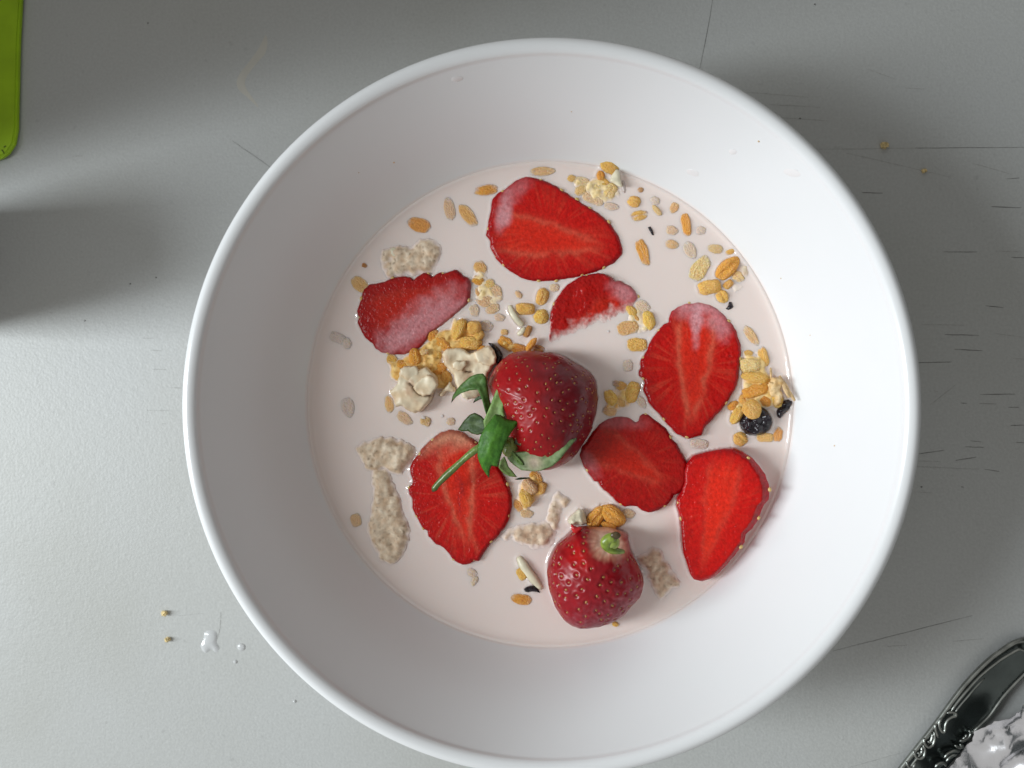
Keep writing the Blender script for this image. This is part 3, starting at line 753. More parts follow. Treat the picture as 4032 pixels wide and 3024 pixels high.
leaf('sepal', out([(1825, 1350), (1850, 1300), (1890, 1270), (1940, 1275), (1950, 1300), (1900, 1310), (1860, 1330)], ZC - .003, (1200, 1100), .36166), ramp_z(W(1900, 1560, ZC), W(1860, 1590, ZC), ZC - .002, ZC - .004, 0), whole, (0.04, 0.07, 0.025), (0.08, 0.12, 0.05), seed=6.5)
leaf('sepal', o8([(850, 470), (880, 480), (950, 560), (1000, 620), (1040, 650), (960, 630), (890, 570)], ZC + .001), ramp_z(t8(860, 470), t8(1040, 650), ZC + .0012, ZC + .0014, .0004), whole, (0.10, 0.19, 0.04), (0.26, 0.36, 0.13), seed=8.0, step=.0003)
leaf('sepal', o8([(900, 790), (960, 772), (1060, 775), (1080, 785), (1000, 795), (930, 800)], ZC - .004), ramp_z(t8(880, 780), t8(1080, 785), ZC - .0035, ZC - .0050, .0002), whole, (0.035, 0.05, 0.02), (0.07, 0.09, 0.04), seed=9.0, step=.0003)
# stem: from the calyx centre under the front sepal out over the slice
sp = [(850, 410, ZC + .0008), (760, 400, ZC + .0016), (640, 400, ZC + .0020), (500, 455, ZC + .0016), (390, 540, ZC + .0010), (280, 640, ZC + .0003), (160, 750, ZC - .0006), (60, 850, ZC - .0014), (10, 925, ZC - .0019)]
pts = [(*W(1700 + .36166 * a, 1600 + .36166 * b, z), z) for a, b, z in sp]
P_ = np.array(pts); tt = np.linspace(0, len(P_) - 1, 40)
P_ = np.c_[[np.interp(tt, np.arange(len(P_)), P_[:, i]) for i in range(3)]].T
for _ in range(3): P_[1:-1] = .25 * P_[:-2] + .5 * P_[1:-1] + .25 * P_[2:]
rad = [0.00086 + 0.00007 * math.sin(i * .5) for i in range(40)]
rad[-1] = .0003; rad[-2] = .0006
V, F = tube(P_, rad, 14)
V = np.array(V); tcol = np.repeat(np.linspace(0, 1, 40), 14)
col = mix3(np.tile(np.array((0.17, 0.27, 0.055)), (len(V), 1)), (0.11, 0.16, 0.035), sstep(.3, .9, tcol))
col = mix3(col, (0.07, 0.06, 0.035), sstep(.93, 1., tcol))
mesh_obj('stem', V, F, M_STALK, whole, cols=col)
leaf('sepal', o8([(690, 85), (640, 150), (580, 230), (530, 330), (500, 440), (497, 540), (510, 600), (540, 680), (610, 790), (622, 770), (625, 700), (650, 650), (720, 660), (750, 560), (790, 440), (830, 350), (870, 280), (930, 200), (945, 160), (860, 150), (800, 130), (750, 95)], ZC + .004), ramp_z(t8(860, 200), t8(600, 780), ZC + .0040, ZC + .0016, .0018), whole, (0.036, 0.135, 0.012), (0.11, 0.30, 0.025), seed=7.0, step=.00035, rad=.0010, th=.0003, cup=-.0009, tipcol=(0.33, 0.34, 0.19), tippt=t8(612, 785, ZC + .003), tipr=.0006)
V, F = ellipsoid(16, 10, .25, 3.3)
cx, cy = t8(845, 440)
mesh_obj('calyx_hub', V * np.array([.0021, .0024, .0012]) + np.array([cx, cy, ZC + .0004]), F, M_STALK, whole, cols=np.tile((0.24, 0.30, 0.08), (len(V), 1)))

# ---- hulled strawberry at the bottom
zI = MILK + 0.0032
I_o, I_s = (1900, 1900), .39177
PI_ = out([(650, 890), (660, 800), (700, 710), (750, 620), (830, 555), (890, 500), (925, 455), (975, 440), (1050, 440), (1150, 450), (1250, 450), (1330, 470), (1400, 490), (1460, 520), (1470, 600), (1490, 690), (1540, 780), (1580, 860), (1610, 940), (1620, 1010), (1600, 1080), (1580, 1140), (1540, 1180), (1490, 1230), (1430, 1310), (1350, 1360), (1270, 1400), (1170, 1430), (1080, 1445), (980, 1448), (900, 1420), (830, 1375), (780, 1310), (730, 1230), (690, 1120), (660, 1010)], zI, I_o, I_s)
cI = np.array(Z(I_o, I_s, 1130, 930, zI))
V, F, T, rows, n = dome(PI_, cI, zI, 0.0115, 0.010, pw=2.3)
hulled = tag(empty('hulled_strawberry'), 'strawberry half with pale shoulder and green stalk stub at the bottom of the bowl', 'strawberry')
white_c = np.array(Z(I_o, I_s, 1260, 610, zI + .008))
def avoidI(s): return math.hypot(s[0] - white_c[0], s[1] - white_c[1]) < 0.0052
spots = [s for s in golden(118, PI_, cI, zI, 0.0115, pw=2.3, seed=5)]
spots = [s for s in spots if not avoidI(s)]
V, nn, dip = berry_skin(V, rows, n, spots, 0.00050, 0.00028)
x, y = V[:, 0], V[:, 1]
dw = np.hypot((x - white_c[0]) * 1.05 + (y - white_c[1]) * .25, (y - white_c[1]) * 1.15) / 0.0056 + .20 * vnoise(x, y, 1.0, 500.0, 2)
V[:, 2] -= 0.0016 * np.exp(-(dw / .6) ** 2) * (T < .98)
col = np.tile(np.array((0.29, 0.004, 0.010)), (len(V), 1))
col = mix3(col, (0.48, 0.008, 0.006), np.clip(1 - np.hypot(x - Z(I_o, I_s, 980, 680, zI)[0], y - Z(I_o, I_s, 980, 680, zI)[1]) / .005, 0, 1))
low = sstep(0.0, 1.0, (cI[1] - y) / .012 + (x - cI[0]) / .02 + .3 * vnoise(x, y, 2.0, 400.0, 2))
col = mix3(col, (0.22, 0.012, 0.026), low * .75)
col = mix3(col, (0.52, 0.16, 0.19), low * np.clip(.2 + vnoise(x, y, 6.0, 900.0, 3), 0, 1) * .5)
strk = .12 * vnoise(np.arctan2(y - white_c[1], x - white_c[0]) * 6, np.zeros(len(x)), 0.0, 1.0)
col = mix3(col, (0.74, 0.36, 0.25), 1 - sstep(.50, 1.12, dw + strk))
col = mix3(col, (0.84, 0.62, 0.47), (1 - sstep(.2, .80, dw + strk)) * .9)
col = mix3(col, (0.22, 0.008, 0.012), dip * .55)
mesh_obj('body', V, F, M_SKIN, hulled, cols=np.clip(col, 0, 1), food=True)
seeds_on(hulled, V, nn, spots, 0.00030)
# torn red flap at its upper left, stalk stub
fl = out([(887, 408), (910, 425), (950, 445), (990, 440), (1000, 470), (960, 510), (915, 505), (893, 470)], zI + .004, I_o, I_s)
V2, F2, q = inflate(fl, .0003, zI + .0042, .0006, .001, .0008, seed=2)
mesh_obj('skin_flap', V2, F2, M_SKIN, hulled, cols=np.tile((0.56, .02, .022), (len(V2), 1)))
zs = zI + .0112
def ring_pts(pts, zz): return [(*Z(I_o, I_s, a, b, zs + d), zs + d) for a, b, d in zz]
stk = ring_pts(None, [(1330, 545, .0014), (1270, 560, .0010), (1235, 600, .0007), (1250, 645, .0002), (1300, 675, -.0003), (1360, 690, -.0009), (1420, 695, -.0018)])
P_ = np.array(stk); tt = np.linspace(0, 6, 24); P_ = np.c_[[np.interp(tt, np.arange(7), P_[:, i]) for i in range(3)]].T
for _ in range(2): P_[1:-1] = .25 * P_[:-2] + .5 * P_[1:-1] + .25 * P_[2:]
V2, F2 = tube(P_, list(np.interp(tt, [0, 1, 2, 4, 6], [.0011, .0013, .0014, .0011, .0005])), 16)
V2 = np.array(V2)
shade = np.clip(.5 + 1.2 * vnoise(V2[:, 0], V2[:, 1], V2[:, 2], 500.0, 2), 0, 1)
mesh_obj('stalk', V2, F2, M_STALK, hulled, cols=mix3(np.tile((0.30, 0.40, 0.06), (len(V2), 1)), (0.12, 0.19, 0.02), shade))
V2, F2 = ellipsoid(16, 9, .22, 2.2)
sx, sy = Z(I_o, I_s, 1335, 530, zs + .002)
cut = mesh_obj('cut_end', V2 * np.array([.00125, .00095, .0005]) + np.array([sx, sy, zs + .0022]), F2, M_STALK, hulled, cols=np.tile((0.085, 0.06, 0.025), (len(V2), 1)))
sx, sy = Z(I_o, I_s, 1300, 610, zs + .001)
V2, F2 = ellipsoid(20, 10, .15, 4.2)
mesh_obj('stalk', V2 * np.array([.0019, .0017, .0013]) + np.array([sx, sy, zs + .0002]), F2, M_STALK, hulled, cols=np.tile((0.36, 0.46, 0.10), (len(V2), 1)))

# ================================================================== PUFFED GRAINS
GR_ME = []
for k, (bx, pin, lu) in enumerate([(2.0, .25, .13), (2.1, .10, .17), (2.0, .32, .14), (2.8, .0, .15), (2.0, .0, .20), (2.1, .25, .18)]):
    V, F = ellipsoid(26, 16, lu, k * 7.3 + 1, 1.5, pin, bx)
    me = bpy.data.meshes.new('puffed_grain'); me.from_pydata(V.tolist(), [], F); me.materials.append(M_GRAIN)
    me.polygons.foreach_set('use_smooth', [True] * len(me.polygons))
    GR_ME.append((me, V, F))
TONE = {'g': (.90, .50, .10), 'o': (.88, .40, .045), 'p': (.93, .66, .28), 'b': (.58, .27, .06), 't': (.84, .56, .27), 'y': (.94, .56, .115)}
def grain(x, y, l, w, ang, e, tone, label, shape=None, h=None, tilt=0.0):
    sunk = e < .45                         # lies just under the milk: flattened to the milk line, filmed over
    k = PX(MILK)
    hh = (h or w * 0.85) * k / 2
    if sunk:
        ztop = MILK + .00046 + .00012 * max(e, 0); hh = .00054
    else:
        ztop = MILK + e * .001; hh = min(hh, e * .001 + .0004)
    a, b = W(x, y, ztop - hh * .9)
    me, V, F = GR_ME[shape if shape is not None else rng.randrange(6)]
    o = bpy.data.objects.new('puffed_grain', me)
    COL.objects.link(o)
    o.location = (a, b, ztop - hh)
    o.rotation_euler = (0 if sunk else rng.uniform(-.4, .4), 0 if sunk else tilt, R(-ang))
    o.scale = (l * k / 2, w * k / 2, hh)
    c = TONE[tone]; j = rng.uniform(.92, 1.03)
    o.color = (min(c[0] * j, 1), c[1] * j * rng.uniform(.93, 1.05), c[2] * j, float(np.interp(e, [-.95, -.4, 0, .3], [.12, .34, .66, .95])))
    tag(o, label, 'cereal grain', 'golden puffed grains in the milk')
    M = np.array(o.rotation_euler.to_matrix())
    FOOD.append(((V * np.array(o.scale)) @ M.T + np.array(o.location), F))
    return o
# photo x, y, length, width (px), angle clockwise, height of its top above the milk (mm), tone, label
GRAINS = [
 (1916, 748, 112, 50, -5, .5, 'o', 'brown-flecked grain tucked against the upper left edge of the largest slice'),
 (1770, 824, 96, 48, 80, -.15, 'g', 'upright left grain of the pair beside the largest slice'),
 (1842, 848, 112, 50, 52, .2, 'g', 'slanting right grain of the pair beside the largest slice'),
 (1652, 886, 98, 62, 18, .25, 'o', 'lone broad golden grain left of the pair near the upper bowl wall'),
 (1417, 1120, 85, 58, 40, .1, 'g', 'grain half hidden under the left tip of the milk-coated slice'),
 (1435, 1045, 24, 18, 30, .3, 'b', 'tiny brown crumb near the left wall above the milk-coated slice'),
 (1891, 1056, 62, 50, 50, .2, 'g', 'grain at the right tip of the milk-coated slice, topmost of its strip'),
 (1884, 1110, 62, 45, 20, .5, 'o', 'dark orange grain touching the right tip of the milk-coated slice'),
 (1954, 1148, 62, 46, 60, -.1, 'g', 'pale sunken grain in the strip between the milk-coated and half-sunken slices'),
 (1912, 1185, 82, 56, 15, -.05, 'g', 'wide sunken grain below the right tip of the milk-coated slice'),
 (1868, 1222, 52, 42, 80, -.15, 't', 'dull sunken grain along the right edge of the milk-coated slice'),
 (1966, 1250, 46, 32, 10, -.35, 'g', 'faint sunken grain left of the white sliver'),
 (1915, 1284, 58, 46, 20, -.45, 't', 'very faint grain right of the squarish golden grain'),
 (2136, 674, 104, 40, 0, .05, 'g', 'long flat grain lying above the largest slice'),
 (2251, 703, 38, 30, 0, .2, 'g', 'small round grain at the left end of the upper cluster'),
 (2296, 719, 92, 42, 18, .15, 'p', 'long pale grain in the upper cluster above the largest slice'),
 (2346, 741, 72, 46, 40, .3, 'p', 'pale grain in the middle of the upper cluster'),
 (2336, 777, 92, 52, 22, -.15, 'g', 'sunken grain in the upper cluster touching the largest slice'),
 (2399, 654, 78, 54, 30, 2.4, 'y', 'highest golden grain of the upper cluster, by the bowl wall'),
 (2365, 692, 42, 32, 80, 1.2, 'o', 'small shiny grain just left of the pointed husk'),
 (2404, 755, 80, 56, -58, .8, 'p', 'large pale grain below the pointed husk'),
 (2406, 813, 62, 32, 10, -.45, 'g', 'faint grain sunk below the upper cluster'),
 (2497, 795, 58, 50, 20, 1.0, 'y', 'round golden grain with a milk ring, right of the upper cluster'),
 (2515, 850, 82, 46, -10, .5, 'g', 'speckled oval grain below the round ringed grain'),
 (2587, 829, 52, 22, 50, .7, 't', 'thin reddish flake of grain right of the speckled oval'),
 (2580, 790, 40, 32, 30, -.5, 't', 'faint beige grain near the upper right milk edge'),
 (2522, 748, 26, 22, 0, .2, 'b', 'tiny brown crumb above the round ringed grain'),
 (2656, 815, 50, 36, -60, .1, 'g', 'small grain highest along the upper right milk edge'),
 (2531, 991, 108, 44, 72, .35, 'o', 'long brown-edged grain right of the tip of the largest slice'),
 (2645, 907, 48, 36, 20, -.2, 'g', 'faint upper grain of two right of the dark sliver'),
 (2645, 962, 54, 38, 15, .05, 'g', 'lower grain of two right of the dark sliver'),
 (2699, 886, 94, 42, 80, .5, 'o', 'long upright orange grain by the upper right milk edge'),
 (2759, 907, 42, 34, 0, -.4, 't', 'faint beige grain right of the upright orange grain'),
 (2717, 985, 72, 48, 65, -.25, 't', 'dull beige grain below the upright orange grain'),
 (2818, 980, 62, 38, 10, .35, 't', 'tan grain with a white glint close to the right milk edge'),
 (2881, 990, 48, 24, -15, .6, 'g', 'thin flake above the bright orange wrinkled grain'),
 (2754, 1059, 108, 64, -55, .35, 'p', 'large pale translucent grain above the right slice'),
 (2865, 1056, 112, 64, -42, 1.8, 'o', 'bright orange wrinkled grain beside the beige lump'),
 (2793, 1130, 88, 54, -12, 1.5, 'y', 'glossy golden grain directly above the right slice'),
 (2867, 1120, 42, 28, -40, .8, 'g', 'small grain between the glossy grain and the beige lump'),
 (2843, 1168, 56, 50, 60, 1.1, 'y', 'round golden grain at the upper right of the right slice'),
 (1808, 1295, 88, 48, -65, 2.6, 'y', 'upright tan-sided grain standing below the tip of the milk-coated slice', 1),
 (1867, 1290, 56, 52, 0, 2.6, 'y', 'squarish glossy golden grain left of the white sliver', 3),
 (1851, 1350, 96, 60, 5, 2.2, 'y', 'plump golden grain under the squarish one, above the right cream piece'),
 (1884, 1322, 50, 36, -40, 2.0, 'g', 'ragged grain fragment joining the squarish grain and the plump one'),
 (1746, 1353, 80, 50, 38, 1.6, 'o', 'orange grain between the milk-coated slice and the right cream piece'),
 (1634, 1407, 70, 52, 80, 2.2, 'o', 'shiny orange grain above the left cream piece'),
 (1670, 1386, 36, 24, -20, 2.8, 'p', 'small pale chip beside the shiny orange grain above the cream'),
 (1544, 1418, 54, 44, 60, .3, 'g', 'grain below the milk-coated slice at the left end of the cream cluster'),
 (1590, 1436, 60, 34, 10, 1.4, 'o', 'flat orange grain along the top edge of the left cream piece'),
 (1728, 1453, 66, 52, -20, 1.3, 'o', 'deep orange grain in the gap between the two cream pieces, upper'),
 (1757, 1490, 70, 48, 80, 1.3, 'g', 'deep orange grain in the gap between the two cream pieces, lower'),
 (1556, 1468, 62, 30, 90, .6, 'b', 'brown grain against the left side of the left cream piece'),
 (1706, 1328, 70, 56, 70, .8, 'o', 'dark orange grain under the lower edge of the milk-coated slice'),
 (1686, 1425, 60, 42, 60, .7, 'b', 'brown grain in the shade behind the left cream piece'),
 (1533, 1592, 72, 40, 80, .05, 'g', 'golden grain sunk at the lower left of the left cream piece'),
 (1592, 1646, 74, 42, 38, -.2, 'g', 'sunken grain just below the left cream piece'),
 (1370, 1603, 82, 56, 80, -.75, 't', 'very faint grain alone in the milk near the left wall'),
 (1677, 1657, 48, 40, 20, .5, 't', 'small pinkish bubble-like grain below the cream pieces'),
 (1775, 1660, 40, 34, 0, -.1, 't', 'pale pinkish grain left of the dark grey-green leaf'),
 (1330, 1330, 70, 40, 20, -.95, 't', 'hardly visible grain by the left wall below the milk-coated slice'),
 (1365, 1352, 50, 40, 60, -.85, 't', 'hardly visible roundish grain nearest the left tip of the milk-coated slice'),
 (2136, 1167, 72, 52, -70, 1.3, 'y', 'speckled golden grain left of the half-sunken slice, topmost of three'),
 (2069, 1216, 76, 46, 3, 1.3, 'y', 'oval golden grain touching the white sliver, left of three'),
 (2132, 1246, 62, 60, 0, 1.4, 'y', 'round pale gold grain touching the half-sunken slice, right of three', 4),
 (2183, 1133, 44, 34, 0, -.1, 'p', 'faint pale grain above the speckled golden grain'),
 (2042, 1160, 38, 24, 50, -.05, 'g', 'small faint grain above the white sliver'),
 (2078, 1305, 48, 24, -65, .9, 'b', 'small brown husked grain at the lower end of the white sliver'),
 (2092, 1357, 66, 26, -55, 2.4, 'o', 'upright orange flake above the whole strawberry'),
 (1995, 1353, 84, 48, 40, .9, 'o', 'orange grain above the whole strawberry next to the dark strip'),
 (2040, 1373, 76, 44, 10, .9, 'o', 'orange grain touching the top edge of the whole strawberry'),
 (2118, 1373, 60, 34, 10, .6, 'b', 'brown grain hidden against the top of the whole strawberry'),
 (1986, 1308, 30, 24, 0, .1, 'g', 'tiny grain left of the husked grain under the white sliver'),
 (2488, 1225, 62, 40, 45, .7, 'y', 'left upper grain of the group between the half-sunken and right slices'),
 (2553, 1263, 80, 50, 75, 1.2, 'y', 'wrinkled grain in the group beside the upper left edge of the right slice'),
 (2472, 1290, 86, 54, -15, .15, 'g', 'wide grain lowest left of the group beside the right slice'),
 (2530, 1205, 66, 44, 30, -.35, 'g', 'faint grain at the top of the group beside the right slice'),
 (2508, 1357, 80, 52, 0, .35, 'g', 'grain alone below the group, left of the right slice'),
 (2407, 1567, 78, 56, 60, .9, 'y', 'folded golden grain right of the whole strawberry, left of a pair'),
 (2487, 1545, 90, 56, -70, .9, 'y', 'upright golden grain right of the whole strawberry, right of a pair'),
 (2443, 1580, 64, 48, 20, .2, 'g', 'grain between and below the golden pair right of the whole strawberry'),
 (2403, 1618, 60, 46, 10, .05, 'g', 'sunken grain at the upper tip of the dark middle slice'),
 (2526, 1583, 54, 34, 60, -.4, 't', 'faint grain against the lower left edge of the right slice'),
 (2472, 1440, 46, 38, 80, -.55, 't', 'very faint grain alone left of the right slice'),
 (2429, 1511, 38, 26, 20, .0, 'b', 'small brown grain above the golden pair'),
 (2957, 1321, 90, 38, 55, .05, 'g', 'long slanting grain alone right of the right slice'),
 (2946, 1393, 36, 30, 0, .4, 'g', 'little round grain touching the right slice'),
 (3004, 1407, 86, 46, 78, .8, 'y', 'upright grain at the top of the right cluster'),
 (2953, 1438, 78, 56, 0, 1.8, 'p', 'pale angular grain at the top of the right cluster', 3),
 (2975, 1487, 104, 44, 8, 2.0, 'y', 'long glossy yellow grain lying across the right cluster'),
 (2971, 1540, 102, 50, -15, 2.0, 'o', 'long glossy orange grain lying across the right cluster'),
 (2962, 1612, 76, 70, 40, 4.4, 'y', 'flat round golden grain resting on the big raisin', 4, 34),
 (2903, 1632, 78, 44, -60, 1.6, 'y', 'slanting grain at the left of the big raisin'),
 (2888, 1597, 48, 34, -30, 1.0, 'o', 'small grain at the left edge of the right cluster above the slanting one'),
 (3062, 1576, 60, 42, 80, 1.4, 'y', 'grain under the straw-like husk, left of the small raisin'),
 (3011, 1581, 54, 38, 30, 1.2, 'o', 'orange grain just above the big raisin'),
 (3063, 1712, 58, 36, -75, .25, 'o', 'right grain of two peeping out below the big raisin'),
 (3012, 1722, 66, 36, 0, .2, 'y', 'left grain of two peeping out below the big raisin'),
 (2914, 1728, 60, 56, 40, 1.3, 'y', 'round golden grain alone at the lower left of the big raisin'),
 (2753, 1747, 70, 38, 5, -.55, 't', 'faint sunken grain between the right slice and the lower right slice'),
 (2087, 1918, 70, 52, 45, 2.4, 't', 'tan speckled grain below the calyx, upper of three'),
 (2072, 1962, 72, 50, 60, 2.4, 'y', 'glossy yellow grain below the calyx, lowest of three'),
 (2132, 1922, 50, 34, -70, 1.2, 'g', 'right-hand grain of three below the calyx'),
 (2112, 1880, 66, 48, 60, .5, 'o', 'shaded orange grain just under the long grey-green leaf'),
 (2045, 1990, 60, 44, 60, .2, 'o', 'shaded grain between the stem slice and the glossy yellow grain'),
 (2072, 2021, 56, 38, 10, -.05, 'g', 'faint grain below the glossy yellow grain'),
 (2347, 2037, 96, 60, -50, 2.4, 'o', 'orange grain at the top of the stalked strawberry, left of a pair'),
 (2413, 2029, 112, 70, 38, 2.6, 'o', 'large orange grain at the top of the stalked strawberry, right of a pair'),
 (2474, 2022, 58, 38, 10, .1, 't', 'sunken grain right of the large orange grain above the stalked strawberry'),
 (2398, 2070, 60, 30, 15, 2.2, 'o', 'orange grain tucked behind the stalk stub'),
 (2053, 2260, 52, 34, 62, .4, 'y', 'little yellow grain beside the lower white sliver'),
 (2055, 2360, 86, 46, 8, .3, 'o', 'golden grain alone near the bottom milk edge'),
 (2423, 2458, 26, 20, 20, .7, 'y', 'tiny crumb in the milk below the stalked strawberry'),
 (1402, 2048, 54, 44, 70, -.1, 'g', 'small golden grain at the left side of the long beige oat lump'),
 (1858, 2255, 44, 36, 20, -.35, 't', 'upper faint brown grain below the tip of the stem slice'),
 (1925, 1120, 56, 42, -30, .15, 'y', 'golden grain right of the dark orange one at the tip of the milk-coated slice'),
 (1890, 1150, 52, 40, 70, .1, 'o', 'orange grain pressed against the right edge of the milk-coated slice'),
 (1940, 1215, 64, 44, -20, -.1, 'g', 'sunken grain lowest in the strip right of the milk-coated slice'),
 (1900, 1380, 46, 38, 20, 1.6, 'o', 'small orange grain at the right end of the plump golden one'),
 (1690, 1455, 56, 44, -40, 1.0, 'o', 'orange grain buried between the left cream piece and the shiny grain'),
 (1780, 1400, 58, 44, 10, 1.2, 'g', 'golden grain peeping from under the upper edge of the wide cream piece'),
 (1720, 1395, 56, 42, 70, 1.0, 'y', 'golden grain between the shiny orange grain and the wide cream piece'),
 (2290, 748, 60, 42, -25, .1, 'y', 'golden grain at the lower left of the upper cluster'),
 (2375, 720, 52, 38, 20, .7, 'y', 'golden grain under the small shiny grain of the upper cluster'),
 (2905, 1090, 58, 44, 40, .6, 'p', 'pale grain between the bright orange grain and the beige lump'),
 (3010, 1500, 60, 42, 60, 1.2, 'o', 'orange grain behind the curled oat flake in the right cluster'),
 (2935, 1575, 56, 42, 20, 1.2, 'g', 'golden grain under the flat round one in the right cluster'),
 (2445, 1520, 50, 40, 10, .35, 'g', 'golden grain at the top between the golden pair'),
 (2510, 1245, 52, 38, 60, .5, 'g', 'golden grain in the middle of the group beside the right slice'),
 (1868, 2287, 46, 28, -60, -.3, 't', 'lower faint brown grain below the tip of the stem slice'),
]
for g in GRAINS: grain(*g)

# ================================================================== OAT LUMPS, CREAM, RAISINS, NUTS
def oat(name, label, outs, top, e, cat, cols=((.66, .47, .31), (.85, .71, .54)), lump=.0009, lscale=330.0, mat=None, step=.00045, rad=.0024, seed=0.0, group=None, bot=.003, soft=True):
    Vs, Fs, Cs = [], [], []
    base = 0
    for k, (pts, o, s) in enumerate(outs):
        z = MILK + e * .001
        P = out(pts, z, o, s)
        P = resample(P, 120)
        P = P + np.c_[vnoise(P[:, 0], P[:, 1], seed, 700.0, 2), vnoise(P[:, 0], P[:, 1], seed + 5, 700.0, 2)] * .0005
        V, F, q = inflate(P, step, z - .0004 * k, top * .001, bot, rad, lump=lump, lscale=lscale, seed=seed + k, soft=soft)
        c = np.clip(.5 + .9 * vnoise(V[:, 0], V[:, 1], V[:, 2] + seed, 650.0, 3), 0, 1)
        C = mix3(np.tile(np.array(cols[0]), (len(V), 1)), cols[1], c)
        dk = np.clip(vnoise(V[:, 0], V[:, 1], seed + 11, 1300.0, 2) - .24, 0, 1) * 2.0
        C = mix3(C, np.array(cols[0]) * .55, np.clip(dk, 0, 1))
        Vs.append(V); Cs.append(C); Fs += [tuple(i + base for i in f) for f in F]; base += len(V)
    ob = mesh_obj(name, np.vstack(Vs), Fs, mat or M_OAT, cols=np.clip(np.vstack(Cs), 0, 1), food=True)
    return tag(ob, label, cat, group)
r7, s7 = (1200, 1600), .48222
OATG = 'soft beige oat lumps in the milk'
oat('oat_lump', 'beige oat lump at the left, broad top of the long column', [([(410, 330), (480, 280), (580, 250), (680, 240), (780, 260), (860, 300), (910, 330), (910, 400), (860, 480), (800, 560), (740, 560), (690, 540), (650, 500), (600, 530), (500, 530), (460, 450), (430, 400)], r7, s7)], 1.7, -.10, 'oat lump', seed=1.0, group=OATG)
oat('oat_lump', 'long beige oat lump running down the left side of the bowl', [([(545, 500), (690, 500), (740, 640), (790, 750), (820, 880), (860, 960), (870, 1060), (840, 1140), (810, 1220), (770, 1270), (700, 1300), (620, 1270), (570, 1200), (530, 1100), (490, 1000), (530, 880), (545, 750), (540, 640)], r7, s7)], 1.4, -.10, 'oat lump', seed=2.0, group=OATG)
oat('oat_lump', 'beige oat lump with a white chip above the milk-coated slice', [([(810, 1160), (850, 1050), (920, 1020), (1000, 1010), (1150, 1020), (1250, 940), (1400, 930), (1500, 1000), (1500, 1100), (1450, 1250), (1400, 1320), (1200, 1350), (1000, 1360), (900, 1380), (850, 1300)], (1200, 600), .36166)], 1.2, -.10, 'oat lump', seed=3.0, group=OATG)
oat('oat_lump', 'pinkish oat lump between the stem slice and the stalked strawberry', [([(155, 530), (230, 470), (350, 420), (450, 400), (560, 390), (640, 350), (720, 420), (760, 540), (700, 640), (600, 680), (500, 690), (400, 640), (300, 590), (220, 600)], I_o, I_s), ([(580, 380), (620, 250), (640, 170), (685, 90), (735, 25), (790, 45), (890, 70), (910, 180), (875, 270), (835, 380), (820, 490), (700, 540)], I_o, I_s)], 1.0, -.10, 'oat lump', cols=((.62, .42, .28), (.83, .67, .50)), seed=4.0, group=OATG)
oat('oat_lump', 'ragged oat lump right of the stalked strawberry near the bottom', [([(1540, 740), (1640, 680), (1720, 620), (1800, 660), (1860, 780), (1900, 850), (1960, 940), (2000, 1000), (1980, 1060), (1900, 1080), (1850, 1150), (1800, 1210), (1730, 1140), (1700, 1060), (1650, 950), (1580, 850)], I_o, I_s)], 1.1, -.10, 'oat lump', cols=((.60, .39, .26), (.82, .67, .50)), seed=5.0, group=OATG)
oat('oat_lump', 'beige lump beside the bright orange grain at the right milk edge', [([(1150, 1190), (1230, 1180), (1270, 1250), (1260, 1360), (1200, 1420), (1180, 1500), (1080, 1530), (1030, 1470), (1060, 1390), (1040, 1330), (1110, 1280)], (2500, 600), .36166)], 0.9, -.10, 'oat lump', cols=((.62, .44, .30), (.80, .70, .52)), seed=6.0, group=OATG)
oat('oat_lump', 'crumbly beige lump between the dark middle slice and the stalked strawberry', [([(1180, 210), (1260, 190), (1340, 240), (1420, 270), (1500, 300), (1500, 340), (1420, 360), (1300, 330), (1200, 280)], I_o, I_s)], 0.9, -.10, 'oat lump', cols=((.66, .42, .20), (.80, .62, .38)), seed=7.0, group=OATG, step=.0004)
oat('oat_flake', 'whitish soaked oat flake by the upper right milk edge', [([(800, 800), (870, 800), (930, 870), (920, 930), (860, 930), (820, 870)], (2500, 600), .36166)], .4, -.06, 'oat flake', cols=((.78, .70, .52), (.86, .80, .66)), seed=8.0)
oat('oat_flake', 'curled straw-coloured oat flake standing in the right cluster', [([(1740, 1120), (1790, 1070), (1850, 1060), (1880, 1130), (1870, 1220), (1880, 1290), (1830, 1390), (1780, 1360), (1800, 1280), (1740, 1270), (1735, 1190)], (2400, 1100), .36166)], 1.6, 1.4, 'oat flake', cols=((.66, .40, .15), (.86, .66, .38)), seed=9.0, step=.0003, rad=.0012, soft=False)

AM = ((.80, .42, .09), (.93, .66, .26))
def base(label, pts, o, s_, e, top, seed, cols=AM):
    oat('granola_clump', label, [(pts, o, s_)], top, e, 'granola', cols=cols, seed=seed, step=.0004, rad=.0018, lump=.0006, lscale=520.0, group='sticky granola holding the grains together')
base('amber granola mass around the cream pieces, below the milk-coated slice', [(890, 850), (1000, 880), (1300, 700), (1420, 560), (1560, 520), (1640, 400), (1760, 480), (1900, 480), (1950, 700), (1800, 800), (1520, 800), (1500, 1000), (1640, 1180), (1450, 1220), (1100, 1150), (950, 1100), (900, 950)], (1200, 1100), .36166, -.12, 1.2, 21.0)
base('pale amber granola mass holding the right cluster beside the raisins', [(1450, 770), (1560, 790), (1700, 760), (1740, 1000), (1850, 1080), (1880, 1250), (1850, 1380), (1700, 1420), (1500, 1420), (1320, 1500), (1310, 1380), (1440, 1250), (1440, 1000)], (2400, 1100), .36166, -.12, 0.9, 22.0, ((.86, .56, .18), (.95, .76, .40)))
